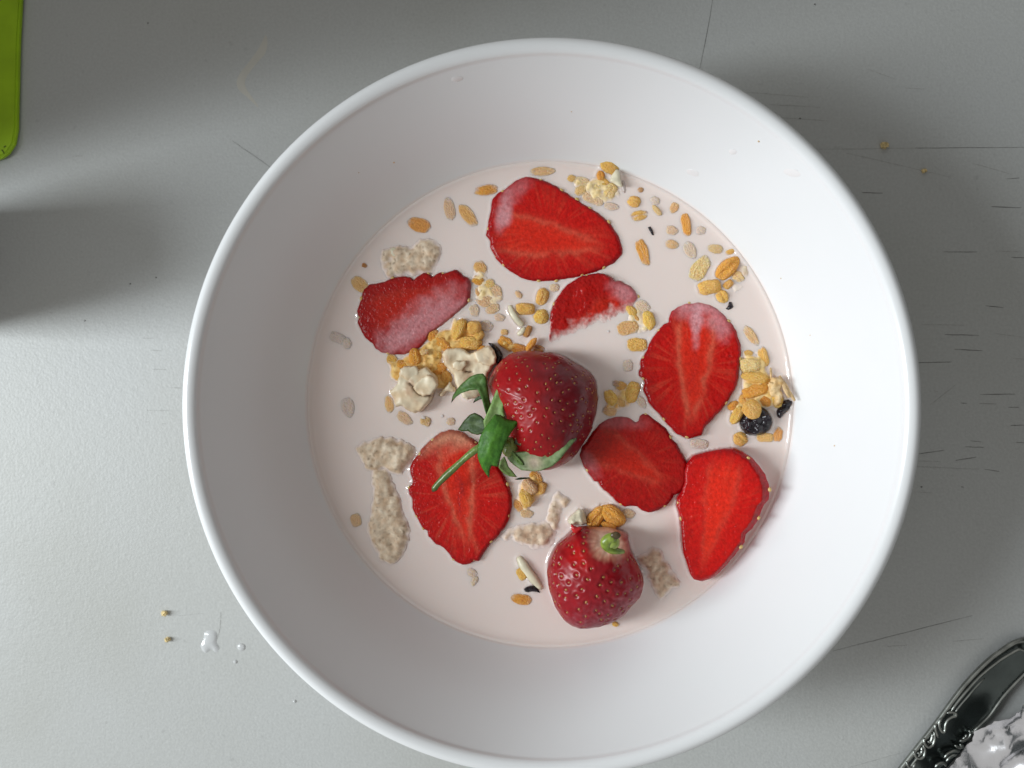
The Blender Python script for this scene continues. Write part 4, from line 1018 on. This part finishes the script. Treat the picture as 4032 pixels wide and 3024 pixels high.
base('pale granola mass of the upper cluster by the bowl wall', [(925, 270), (1100, 270), (1250, 270), (1330, 250), (1500, 400), (1510, 500), (1400, 560), (1200, 560), (1080, 450), (960, 340)], (1900, 600), .36166, -.12, 0.6, 23.0, ((.88, .62, .25), (.95, .78, .45)))
base('pale granola mass between the milk-coated slice and the half-sunken slice', [(1830, 1220), (1990, 1230), (2010, 1400), (2190, 1560), (2120, 1680), (1980, 1700), (1850, 1600), (1820, 1450)], (1200, 600), .36166, -.12, 0.5, 24.0, ((.86, .58, .20), (.94, .74, .40)))
base('amber granola mass against the top of the whole strawberry', [(300, 640), (440, 640), (580, 720), (800, 730), (830, 790), (600, 800), (420, 820), (330, 740)], (1850, 1100), .36166, -.12, 0.9, 25.0)
base('pale granola mass in the group left of the right slice', [(1620, 300), (1720, 280), (1850, 290), (2000, 380), (2010, 540), (1900, 600), (1780, 600), (1620, 580), (1600, 480), (1720, 420)], (1850, 1100), .36166, -.12, 0.42, 26.0, ((.86, .62, .26), (.94, .78, .48)))
base('amber granola mass under the golden pair right of the whole strawberry', [(1450, 1230), (1560, 1180), (1700, 1120), (1850, 1150), (1860, 1300), (1740, 1400), (1600, 1480), (1480, 1460)], (1850, 1100), .36166, -.12, 0.5, 27.0)
base('amber granola mass below the calyx between two slices', [(930, 830), (1060, 720), (1180, 730), (1260, 860), (1230, 960), (1110, 1080), (1000, 1180), (910, 1100)], (1700, 1600), .36166, -.12, 0.7, 28.0)

CREAM = ((.74, .56, .36), (.86, .745, .545))
def cream(label, pts, e, top, tops=(), seed=0.0, crack=None):
    z = MILK + e * .001
    P = resample(smooth_loop(resample(out(pts, z, (1200, 1100), .36166), 160), 1), 160)
    P = P + np.c_[vnoise(P[:, 0], P[:, 1], seed, 900.0, 2), vnoise(P[:, 0], P[:, 1], seed + 5, 900.0, 2)] * .0003
    def zf(x, y):
        r = .0006 * vnoise(x, y, seed + 2, 170.0, 2)
        for a, b, rr, h in tops:
            wx, wy = W(1200 + .36166 * a, 1100 + .36166 * b, z)
            r = r + h * .001 * np.exp(-((x - wx) ** 2 + (y - wy) ** 2) / (rr * .36166 * PX(z)) ** 2)
        return r
    V, F, q = inflate(P, .00035, z, top * .001, .0022, .0008, zfun=zf, lump=.00012, lscale=700.0, seed=seed)
    c = np.clip(.62 + 1.0 * vnoise(V[:, 0], V[:, 1], seed, 260.0, 3), 0, 1)
    C = mix3(np.tile(np.array(CREAM[0]), (len(V), 1)), CREAM[1], c)
    tan = np.clip(vnoise(V[:, 0], V[:, 1], seed + 7, 330.0, 2) - .22, 0, 1) * 2.2
    C = mix3(C, (.62, .40, .25), np.clip(tan, 0, .7))
    if crack:
        pl = np.array([W(1200 + .36166 * a, 1100 + .36166 * b, z + .002) for a, b in crack])
        d = np.full(len(V), 1e9)
        for i in range(len(pl) - 1):
            ab = pl[i + 1] - pl[i]; l2 = ab @ ab
            t = np.clip(((V[:, 0] - pl[i][0]) * ab[0] + (V[:, 1] - pl[i][1]) * ab[1]) / l2, 0, 1)
            d = np.minimum(d, np.hypot(V[:, 0] - pl[i][0] - t * ab[0], V[:, 1] - pl[i][1] - t * ab[1]))
        k = np.exp(-(d / .00022) ** 2) * (q > .3)
        V[:, 2] -= k * .0007
        C = mix3(C, (.12, .055, .02), np.clip(k * 1.1, 0, 1))
    ob = mesh_obj('cream_piece', V, F, M_CREAM, cols=np.clip(C, 0, 1), food=True)
    return tag(ob, label, 'cream piece', 'off-white cream coated pieces')
cream('cracked off-white cream piece, left of the two large ones', [(925, 1220), (1000, 1150), (1030, 1050), (1050, 960), (1130, 940), (1220, 945), (1250, 980), (1330, 950), (1380, 1000), (1430, 1040), (1460, 1100), (1440, 1160), (1400, 1220), (1390, 1300), (1330, 1380), (1270, 1440), (1180, 1455), (1100, 1420), (1060, 1370), (990, 1390), (970, 1310)], 2.2, 1.6, [(1150, 1200, 150, .7), (1320, 1100, 70, .4), (1200, 1400, 80, -.5), (990, 1300, 60, -.9)], 1.0, [(1130, 1130), (1175, 1160), (1200, 1210), (1250, 1255), (1330, 1270), (1380, 1262)])
cream('wide off-white cream piece behind the calyx of the whole strawberry', [(1490, 820), (1530, 760), (1640, 745), (1740, 760), (1800, 810), (1870, 780), (1950, 740), (2010, 715), (2060, 770), (2090, 850), (2085, 920), (2040, 960), (2000, 1020), (1990, 1090), (1960, 1180), (1930, 1250), (1850, 1300), (1740, 1310), (1700, 1250), (1650, 1170), (1620, 1050), (1570, 990), (1520, 920)], 2.4, 1.3, [(1650, 850, 50, -.4), (1780, 820, 70, .3), (1700, 950, 80, .4), (1800, 1270, 60, -.4), (1950, 850, 90, .3)], 2.0, [(1740, 1000), (1780, 1010), (1810, 1000)])
lc = bpy.data.objects['cream_piece']
def plate(par, pts, dz, seed):
    z = MILK + .0022 + dz
    P = out(pts, z, (1200, 1100), .36166)
    P = resample(P, 120); P = P + np.c_[vnoise(P[:, 0], P[:, 1], seed, 1200.0, 2), vnoise(P[:, 0], P[:, 1], seed + 5, 1200.0, 2)] * .00025
    V, F, q = inflate(P, .00035, z, .0005, .0006, .0005, zfun=lambda x, y: .0005 * vnoise(x, y, seed, 260.0, 2), seed=seed)
    c = np.clip(.6 + vnoise(V[:, 0], V[:, 1], seed, 400.0, 3), 0, 1)
    C = mix3(np.tile(np.array(CREAM[0]), (len(V), 1)), CREAM[1], c)
    C = mix3(C, (.58, .36, .20), (q < .12) * .45)
    mesh_obj('flake', V, F, M_CREAM, par, cols=np.clip(C, 0, 1))
plate(lc, [(1175, 1175), (1215, 1130), (1260, 1075), (1330, 1040), (1400, 1055), (1440, 1105), (1455, 1150), (1425, 1200), (1375, 1255), (1290, 1272), (1230, 1250), (1195, 1210)], .0021, 4.0)
plate(lc, [(1035, 965), (1130, 940), (1225, 945), (1245, 1000), (1240, 1060), (1190, 1110), (1110, 1110), (1050, 1060)], .0017, 6.0)
plate(bpy.data.objects['cream_piece.001'], [(1640, 880), (1700, 890), (1760, 880), (1755, 940), (1720, 1000), (1650, 990), (1600, 960), (1610, 910)], .0020, 8.0)
plate(bpy.data.objects['cream_piece.001'], [(1830, 790), (1950, 745), (2010, 720), (2060, 775), (2085, 850), (2080, 915), (2020, 950), (1940, 930), (1870, 880)], .0016, 9.0)
cream('small angular cream bit between the two large cream pieces', [(1455, 1270), (1470, 1220), (1550, 1160), (1580, 1100), (1610, 1160), (1655, 1190), (1625, 1228), (1540, 1215), (1500, 1275)], 1.6, .8, [(1560, 1170, 50, .5)], 3.0)

def raisin(label, pts, o, s, e, top, seed, lump=.0011, cat='raisin', mat=None, name='raisin', rad=.002):
    z = MILK + e * .001
    P = resample(out(pts, z, o, s), 90)
    V, F, q = inflate(P, .00032, z, top * .001, .002, rad, lump=lump, lscale=620.0, seed=seed)
    return tag(mesh_obj(name, V, F, mat or M_RAISIN, food=True), label, cat)
raisin('big wrinkled black raisin with a grain resting on it at the right', [(1313, 300), (1330, 250), (1370, 210), (1420, 190), (1470, 185), (1510, 210), (1540, 255), (1552, 300), (1535, 350), (1490, 385), (1430, 397), (1395, 395), (1360, 385), (1325, 345)], (2200, 1500), .5426, .5, 2.4, 1.0)
raisin('smaller dull black raisin at the right milk edge', [(1815, 1440), (1850, 1370), (1900, 1320), (1950, 1305), (1990, 1320), (1985, 1370), (1940, 1430), (1890, 1470), (1860, 1515), (1830, 1500)], (2400, 1100), .36166, .3, 1.4, 2.0)
raisin('curved black raisin strip behind the wide cream piece', [(1995, 690), (2050, 695), (2110, 750), (2155, 820), (2150, 890), (2110, 935), (2080, 900), (2080, 830), (2050, 760)], (1200, 1100), .36166, 1.2, 1.0, 3.0, rad=.001)
raisin('small black fruit scrap at the end of the lower white sliver', [(415, 1070), (450, 1045), (500, 1035), (540, 1045), (560, 1075), (580, 1110), (545, 1100), (500, 1095), (455, 1105), (425, 1095)], I_o, I_s, .35, .6, 4.0, lump=.0003, rad=.0008)
raisin('thin dark sliver right of the tip of the largest slice', [(1800, 815), (1830, 805), (1855, 850), (1868, 905), (1845, 900), (1815, 850)], (1900, 600), .36166, .05, .5, 5.0, lump=.0002, rad=.0006)
raisin('small dark scrap at the upper right corner of the right slice', [(1265, 320), (1290, 290), (1300, 245), (1330, 245), (1350, 300), (1330, 320), (1295, 335)], (2400, 1100), .36166, .05, .5, 6.0, lump=.0003, rad=.0007)
raisin('sunken grey-blue fruit scrap beside the pointed husk', [(1510, 300), (1545, 300), (1560, 370), (1555, 440), (1525, 430), (1515, 370)], (1900, 600), .36166, .0, .3, 7.0, lump=.0002, rad=.0006).color = (1, 1, 1, .35)
# almond slivers, nut, husks
def sliver(label, pts, rad, name='almond_sliver', mat=None, flat=.6, cat='almond sliver'):
    P = np.array([(*W(a, b, MILK + e * .001), MILK + e * .001) for a, b, e in pts]); m = len(P)
    tt = np.linspace(0, m - 1, 16); P = np.c_[[np.interp(tt, np.arange(m), P[:, i]) for i in range(3)]].T
    for _ in range(2): P[1:-1] = .25 * P[:-2] + .5 * P[1:-1] + .25 * P[2:]
    r = [rad * (1 - .45 * abs(2 * i / 15 - 1) ** 4) * rng.uniform(.93, 1.05) for i in range(16)]
    V, F = tube(P, r, 10, flat=flat)
    V = np.array(V)
    return tag(mesh_obj(name, V, F, mat or M_ALMOND, food=True), label, cat)
sliver('thick white almond sliver near the bottom, left of the stalked strawberry', [(2042, 2192, .2), (2060, 2225, .8), (2090, 2265, .9), (2132, 2318, .2)], .00115)
sliver('short white almond sliver above the whole strawberry', [(2006, 1203, .3), (2018, 1235, .9), (2040, 1265, .9), (2060, 1282, .6)], .00080)
sliver('small white almond chip below the short sliver', [(2038, 1318, .2), (2055, 1308, .6), (2066, 1290, .4)], .00065)
sliver('pale straw-like husk at the right edge of the right cluster', [(3070, 1480, 1.2), (3088, 1525, 2.4), (3108, 1566, 3.0)], .00050, 'husk', M_HUSK, .5, 'husk')
sliver('second straw-like husk outermost at the right cluster', [(3084, 1500, 1.0), (3105, 1540, 2.4), (3130, 1578, 3.0)], .00045, 'husk', M_HUSK, .5, 'husk')
sliver('thin upright husk above the straw-like pair', [(3034, 1448, .4), (3036, 1470, 1.0), (3035, 1492, 1.0)], .00030, 'husk', M_HUSK, .6, 'husk')
raisin('white angular nut chunk at the top of the stalked strawberry', [(855, 385), (885, 340), (930, 300), (970, 262), (1010, 278), (1035, 330), (1055, 410), (1010, 430), (940, 425), (880, 430)], I_o, I_s, 1.4, 2.2, 8.0, lump=.0008, cat='nut', mat=M_ALMOND, name='nut_chunk', rad=.0016)
raisin('white chip lying on the oat lump above the milk-coated slice', [(920, 1050), (960, 1030), (1020, 1045), (1060, 1090), (1075, 1150), (1030, 1170), (985, 1155), (930, 1120)], (1200, 600), .36166, .2, .7, 9.0, lump=.0002, cat='nut', mat=M_ALMOND, name='nut_chip', rad=.0008)
raisin('pointed white husk with a brown dot in the upper cluster', [(1385, 310), (1410, 240), (1460, 175), (1490, 210), (1500, 290), (1525, 380), (1480, 370), (1430, 340)], (1900, 600), .36166, 2.2, .5, 10.0, lump=.0003, cat='husk', mat=M_ALMOND, name='husk', rad=.0009)

# ================================================================== MILK
allV, allF, base = [], [], 0
for V, F in FOOD:
    allV.append(np.asarray(V)); allF += [tuple(int(i) + base for i in f) for f in F]; base += len(V)
bvh = BVHTree.FromPolygons(np.vstack(allV).tolist(), allF, all_triangles=False)
STEP = .00025
Rm = float(np.interp(MILK, BZ[BR > .04], BR[BR > .04])) + .0012
ng = int(2 * Rm / STEP) + 3
gx = (np.arange(ng) - (ng - 1) / 2) * STEP
X, Y = np.meshgrid(gx, gx)
RR = np.hypot(X, Y)
mask = RR < Rm
topz = np.full(X.shape, -1.0)
dn = Vector((0, 0, -1))
for i, j in zip(*np.nonzero(mask)):
    h = bvh.ray_cast(Vector((X[i, j], Y[i, j], .1)), dn)
    if h[0] is not None: topz[i, j] = h[0].z
def gauss(a, sig):                         # gaussian blur by FFT, sigma in cells
    f = np.fft.fftfreq(ng)
    k = np.exp(-2 * (math.pi * sig) ** 2 * (f[:, None] ** 2 + f[None, :] ** 2))
    return np.real(np.fft.ifft2(np.fft.fft2(a) * k))
em = np.clip((topz - MILK - .0004) / .0004, 0, 1)
lift = np.clip(gauss(em, 2.0) * 2.0, 0, 1) * .00068
lift = np.where(topz > MILK - .0003, 0, lift)
lift = np.clip(gauss(lift, .7), 0, 1)
lift = np.where(topz > MILK - .0003, np.minimum(lift, np.maximum(topz - MILK - .00012, 0)), lift)
lift = np.where((topz > MILK - .0003) & (topz < MILK + .0012), 0, lift)
wall_d = np.clip(Rm - .0012 - RR, 0, 1)
Zm = MILK + lift * (1 - 0) + .00070 * np.exp(-wall_d / .0008) + .00002 * np.sin(X * 310 + 1) * np.cos(Y * 270)
idx = np.full(X.shape, -1); idx[mask] = np.arange(mask.sum())
a, b, c_, d_ = idx[:-1, :-1], idx[:-1, 1:], idx[1:, 1:], idx[1:, :-1]
ok = (a >= 0) & (b >= 0) & (c_ >= 0) & (d_ >= 0)
quads = np.stack([a[ok], b[ok], c_[ok], d_[ok]], 1)
me = bpy.data.meshes.new('milk')
nv, nf = int(mask.sum()), len(quads)
me.vertices.add(nv); me.vertices.foreach_set('co', np.stack([X[mask], Y[mask], Zm[mask]], 1).ravel())
me.loops.add(nf * 4); me.loops.foreach_set('vertex_index', quads.ravel().astype(np.int32))
me.polygons.add(nf); me.polygons.foreach_set('loop_start', np.arange(0, nf * 4, 4, dtype=np.int32))
me.polygons.foreach_set('use_smooth', [True] * nf)
me.materials.append(M_MILK); me.update(calc_edges=True); me.validate()
milk = bpy.data.objects.new('milk', me); COL.objects.link(milk)
tag(milk, 'pale pinkish milk filling the bowl around the fruit and cereal', 'milk')
# milk drips on the inner wall of the bowl
def wall_drip(label, u, v, l, w, ang):
    z = .046
    for _ in range(8):
        x, y = W(u, v, z); z = float(bowl_inner_z(math.hypot(x, y)))
    r = math.hypot(x, y); th = math.atan2(y, x)
    slope = (bowl_inner_z(r + .0004) - bowl_inner_z(r - .0004)) / .0008
    nrm = Vector((-math.cos(th) * slope, -math.sin(th) * slope, 1)).normalized()
    V, F = ellipsoid(20, 8, .15, u)
    o = mesh_obj('milk_drip', V, F, M_DRIP)
    o.location = (x, y, z)
    q = nrm.to_track_quat('Z', 'Y'); o.rotation_mode = 'QUATERNION'
    o.rotation_quaternion = q @ Euler((0, 0, R(ang))).to_quaternion()
    k = PX(z); o.scale = (l * k / 2, w * k / 2, .00009)
    tag(o, label, 'milk drip', 'milk drips on the bowl wall')
wall_drip('larger faint milk drip high on the upper right bowl wall', 3120, 680, 75, 34, 40)
wall_drip('milk drip with a bright glint on the bowl wall above the upper cluster', 2728, 680, 55, 30, 20)
wall_drip('small milk drip close under the rim at the top left', 1800, 310, 48, 26, -10)
wall_drip('small beige milk drip between the larger ones on the upper right wall', 2885, 598, 34, 22, 50)

# ================================================================== THINGS ON THE TABLE
def crumb(label, u, v, s, seed):
    k = PX(0) * s / 2
    V, F = ellipsoid(14, 9, .45, seed, 2.0)
    x, y = W(u, v, .001)
    tag(mesh_obj('crumb', V * np.array([k, k * .8, k * .8]) + np.array([x, y, k * .72]), F, M_CRUMB, smooth=False), label, 'crumb', 'crumbs on the table')
crumb('pale crumb on the table at the lower left, upper of two', 646, 2416, 26, 1.0)
crumb('orange crumb on the table at the lower left, lower of two', 657, 2520, 24, 2.5)
crumb('larger beige crumb on the table at the upper right', 3484, 571, 30, 3.5)
crumb('smaller pale crumb on the table at the upper right', 3642, 671, 20, 4.5)
pd = out([(840, 540), (865, 510), (900, 498), (940, 500), (972, 520), (988, 570), (972, 630), (985, 660), (1012, 690), (985, 745), (955, 740), (930, 708), (905, 712), (880, 745), (845, 750), (818, 720), (800, 680), (808, 650), (835, 610)], 0, (500, 2300), .36166)
V, F, q = inflate(smooth_loop(resample(pd, 100), 2), .0006, .00002, .0005, .00002, .0022, sheet=True)
tag(mesh_obj('milk_spill', V, F, M_SPILL), 'small spilled milk drop on the table at the lower left', 'milk drop', 'milk drops on the table')
for lab, u, v, s in [('faint milk spot between the spilled drop and the bowl', 950, 2548, 34), ('small round milk dot below the faint spot', 927, 2606, 16), ('tiny clear drop near the bowl at the lower left', 1160, 2761, 14)]:
    x, y = W(u, v, 0); k = PX(0) * s / 2
    V, F = ellipsoid(18, 8, .12, s)
    tag(mesh_obj('milk_spill', V * np.array([k, k * .9, .00035]) + np.array([x, y, .00002]), F, M_SPILL), lab, 'milk drop', 'milk drops on the table')

# ---- green board at the top left
gz = .0024
gp = [(79, -2), (70, 163), (67, 300), (65, 380), (62, 505), (51, 565), (27, 602), (0, 621), (-60, 640), (-160, 645), (-300, 645), (-300, -400), (95, -400)]
GP = np.array([W(a, b, gz) for a, b in gp])
bm = bmesh.new()
vs = [bm.verts.new((p[0], p[1], 0.0008)) for p in GP]
f = bm.faces.new(vs)
if f.normal.z > 0: f.normal_flip()
ext = bmesh.ops.extrude_face_region(bm, geom=[f])
for v in [g for g in ext['geom'] if isinstance(g, bmesh.types.BMVert)]: v.co.z = gz
bmesh.ops.recalc_face_normals(bm, faces=bm.faces[:])
bmesh.ops.bevel(bm, geom=[e for e in bm.edges if all(abs(v.co.z - gz) < 1e-6 for v in e.verts)], offset=.0006, segments=3, affect='EDGES')
me = bpy.data.meshes.new('cutting_board'); bm.to_mesh(me); bm.free(); me.materials.append(M_GREEN)
gb = bpy.data.objects.new('cutting_board', me); COL.objects.link(gb)
tag(gb, 'bright green plastic board with rounded corner at the top left edge', 'cutting board')
for (u0, v0, u1, v1) in [(16, 580, 24, 575), (8, 590, 18, 605)]:
    a_, b_ = W(u0, v0, gz), W(u1, v1, gz)
    V, F = tube([(*a_, gz + .0001), (*b_, gz + .0001)], .00016, 6)
    mesh_obj('nick', V, F, mat_plain('nick_dark', (.05, .09, .01), .7), gb)

# ---- ornate silver handle at the lower right
HO, HS = (3432, 2424), .36166
hz0 = .0022
hl = [(-250, 2300), (-100, 2130), (80, 1930), (230, 1745), (300, 1659), (400, 1530), (560, 1330), (700, 1150), (800, 1010), (900, 870), (1000, 740), (1100, 630), (1200, 530), (1300, 440), (1400, 370), (1500, 300), (1580, 262), (1670, 255), (1740, 290), (1800, 370)]
hr = [(1810, 470), (1760, 560), (1659, 660), (1560, 760), (1450, 880), (1360, 1010), (1300, 1100), (1200, 1200), (1100, 1290), (1030, 1380), (960, 1480), (850, 1600), (700, 1760), (520, 1930), (330, 2120), (160, 2300)]
HP = out(hl + hr, hz0, HO, HS)
fork = tag(empty('cutlery_handle'), 'ornate silver cutlery handle with scroll relief at the lower right corner', 'cutlery')
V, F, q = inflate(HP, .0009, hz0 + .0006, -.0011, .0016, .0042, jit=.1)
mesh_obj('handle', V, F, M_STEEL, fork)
def hp(x, y, dz): return (*W(HO[0] + HS * x, HO[1] + HS * y, hz0 + dz), hz0 + dz)
def htube(name, pts, rad, dz, mat=None):
    P = np.array([hp(x, y, dz) for x, y in pts]); m = len(P)
    tt = np.linspace(0, m - 1, m * 4); P = np.c_[[np.interp(tt, np.arange(m), P[:, i]) for i in range(3)]].T
    for _ in range(3): P[1:-1] = .25 * P[:-2] + .5 * P[1:-1] + .25 * P[2:]
    V, F = tube(P, [rad * (1 if 1 < i < len(P) - 2 else .6) for i in range(len(P))], 10)
    return mesh_obj(name, V, F, mat or M_STEELD, fork)
htube('border', [(x + 12, y + 16) for x, y in hl], .00075, .0006)
htube('border', [(x + 60, y + 66) for x, y in hl[3:7]], .00035, .0013)
htube('border', [(860, 1050), (920, 960), (1000, 860), (1080, 770), (1180, 660), (1300, 560), (1420, 470), (1540, 400), (1610, 360), (1660, 380), (1730, 440)], .00040, .0015)
htube('border', [(890, 1080), (960, 980), (1040, 890), (1130, 780), (1230, 680)], .00030, .0015)
htube('border', [(x - 8, y - 12) for x, y in hr[1:9]], .00060, .0007)
for sc in [[(775, 1110), (735, 1150), (735, 1220), (770, 1275), (800, 1260), (800, 1190), (830, 1130), (880, 1100), (920, 1095), (920, 1065), (880, 1045), (820, 1060)],
           [(690, 1180), (700, 1260), (725, 1330)],
           [(570, 1335), (575, 1400), (620, 1440), (670, 1410), (690, 1340), (680, 1260)],
           [(610, 1370), (640, 1380), (660, 1330), (665, 1280)],
           [(455, 1470), (480, 1545), (530, 1560), (575, 1530), (585, 1460), (560, 1410)],
           [(500, 1490), (530, 1510), (550, 1480), (545, 1430)],
           [(380, 1590), (400, 1650), (450, 1660), (480, 1600)],
           [(1060, 1250), (1085, 1280), (1060, 1330), (1000, 1365), (960, 1360)],
           [(1030, 1290), (1030, 1320), (990, 1340)],
           [(905, 1410), (950, 1440), (1000, 1430), (960, 1400)],
           [(790, 1550), (830, 1500), (900, 1470), (960, 1480)], [(810, 1590), (860, 1530), (930, 1510)],
           [(690, 1650), (730, 1610), (790, 1600), (810, 1640)]]:
    htube('scroll', sc, .00042, .0016)

# ---- crumpled foil in the corner
fp = [(1900, 850), (1659, 985), (1600, 1030), (1500, 1050), (1440, 1080), (1370, 1095), (1290, 1150), (1200, 1210), (1120, 1270), (1085, 1340), (1090, 1380), (1050, 1410), (1000, 1470), (930, 1550), (860, 1610), (790, 1700), (700, 1850), (700, 2300), (2300, 2300), (2300, 850)]
FP = np.array([W(HO[0] + HS * a, HO[1] + HS * b, .0085) for a, b in fp])
B = resample(FP, 150)
B = B + np.c_[vnoise(B[:, 0], B[:, 1], 1.0, 900.0, 2), vnoise(B[:, 0], B[:, 1], 6.0, 900.0, 2)] * .0006
px = nrng.uniform(B[:, 0].min(), B[:, 0].max(), 520); py = nrng.uniform(B[:, 1].min(), B[:, 1].max(), 520)
k = inside(B, px, py); px, py = px[k], py[k]
k = edge_dist(B, px, py) > .0008; px, py = px[k], py[k]
v, e, f, *_ = delaunay_2d_cdt([Vector(p) for p in B] + [Vector((a, b)) for a, b in zip(px, py)], [], [list(range(len(B)))], 1, 1e-9)
xy = np.array([(p.x, p.y) for p in v])
zz = .0056 + .09 * (xy[:, 0] - xy[:, 0].min()) + .0075 * np.abs(vnoise(xy[:, 0], xy[:, 1], 2.0, 85.0, 1)) + .0022 * np.abs(vnoise(xy[:, 0], xy[:, 1], 5.0, 190.0, 1)) + .0006 * vnoise(xy[:, 0], xy[:, 1], 5.0, 420.0, 2)
zz = np.maximum(zz, .0056)
Vf = np.c_[xy, zz]
nvt = len(Vf)
Ff = [tuple(t) for t in f] + [tuple(i + nvt for i in reversed(t)) for t in f]
foil = mesh_obj('foil', np.vstack([Vf, Vf - np.array([0, 0, .00005])]), Ff, M_FOIL, smooth=True)
tag(foil, 'crumpled bright aluminium foil over the cutlery at the lower right corner', 'foil')

# ---- a few bubbles on the milk, specks on the bowl wall
for u, v, d, lab in [(1668, 1648, 22, 'small bubble on the milk beside the pinkish grain below the cream pieces'), (1742, 1638, 12, 'tiny milk bubble between the pinkish grain and the dark leaf'), (2037, 1063, 12, 'tiny milk bubble left below the largest slice'),
                     (2396, 1305, 11, 'tiny milk bubble right of the half-sunken slice'), (2782, 1160, 10, 'tiny milk bubble at the lower left of the glossy golden grain'), (2338, 2225, 10, 'tiny milk bubble left of the stalked strawberry')]:
    x, y = W(u, v, MILK)
    k = PX(MILK) * d / 2
    V, F = ellipsoid(12, 8)
    tag(mesh_obj('milk_bubble', V * np.array([k, k, k * .5]) + np.array([x, y, MILK + k * .1]), F, M_MILK), lab, 'bubble', 'tiny bubbles on the milk')
for u, v, d in [(2988, 556, 9), (1551, 640, 8), (1412, 680, 5), (3286, 1755, 7), (3075, 1096, 6), (2250, 440, 5), (1300, 1900, 6), (3190, 1320, 5)]:
    z = .046
    for _ in range(8):
        x, y = W(u, v, z); z = float(bowl_inner_z(math.hypot(x, y)))
    V, F = ellipsoid(8, 6, .3, u)
    k = PX(z) * d / 2
    mesh_obj('speck', V * k * np.array([1, .8, .7]) + np.array([x, y, z]), F, M_HUSK, bowl)
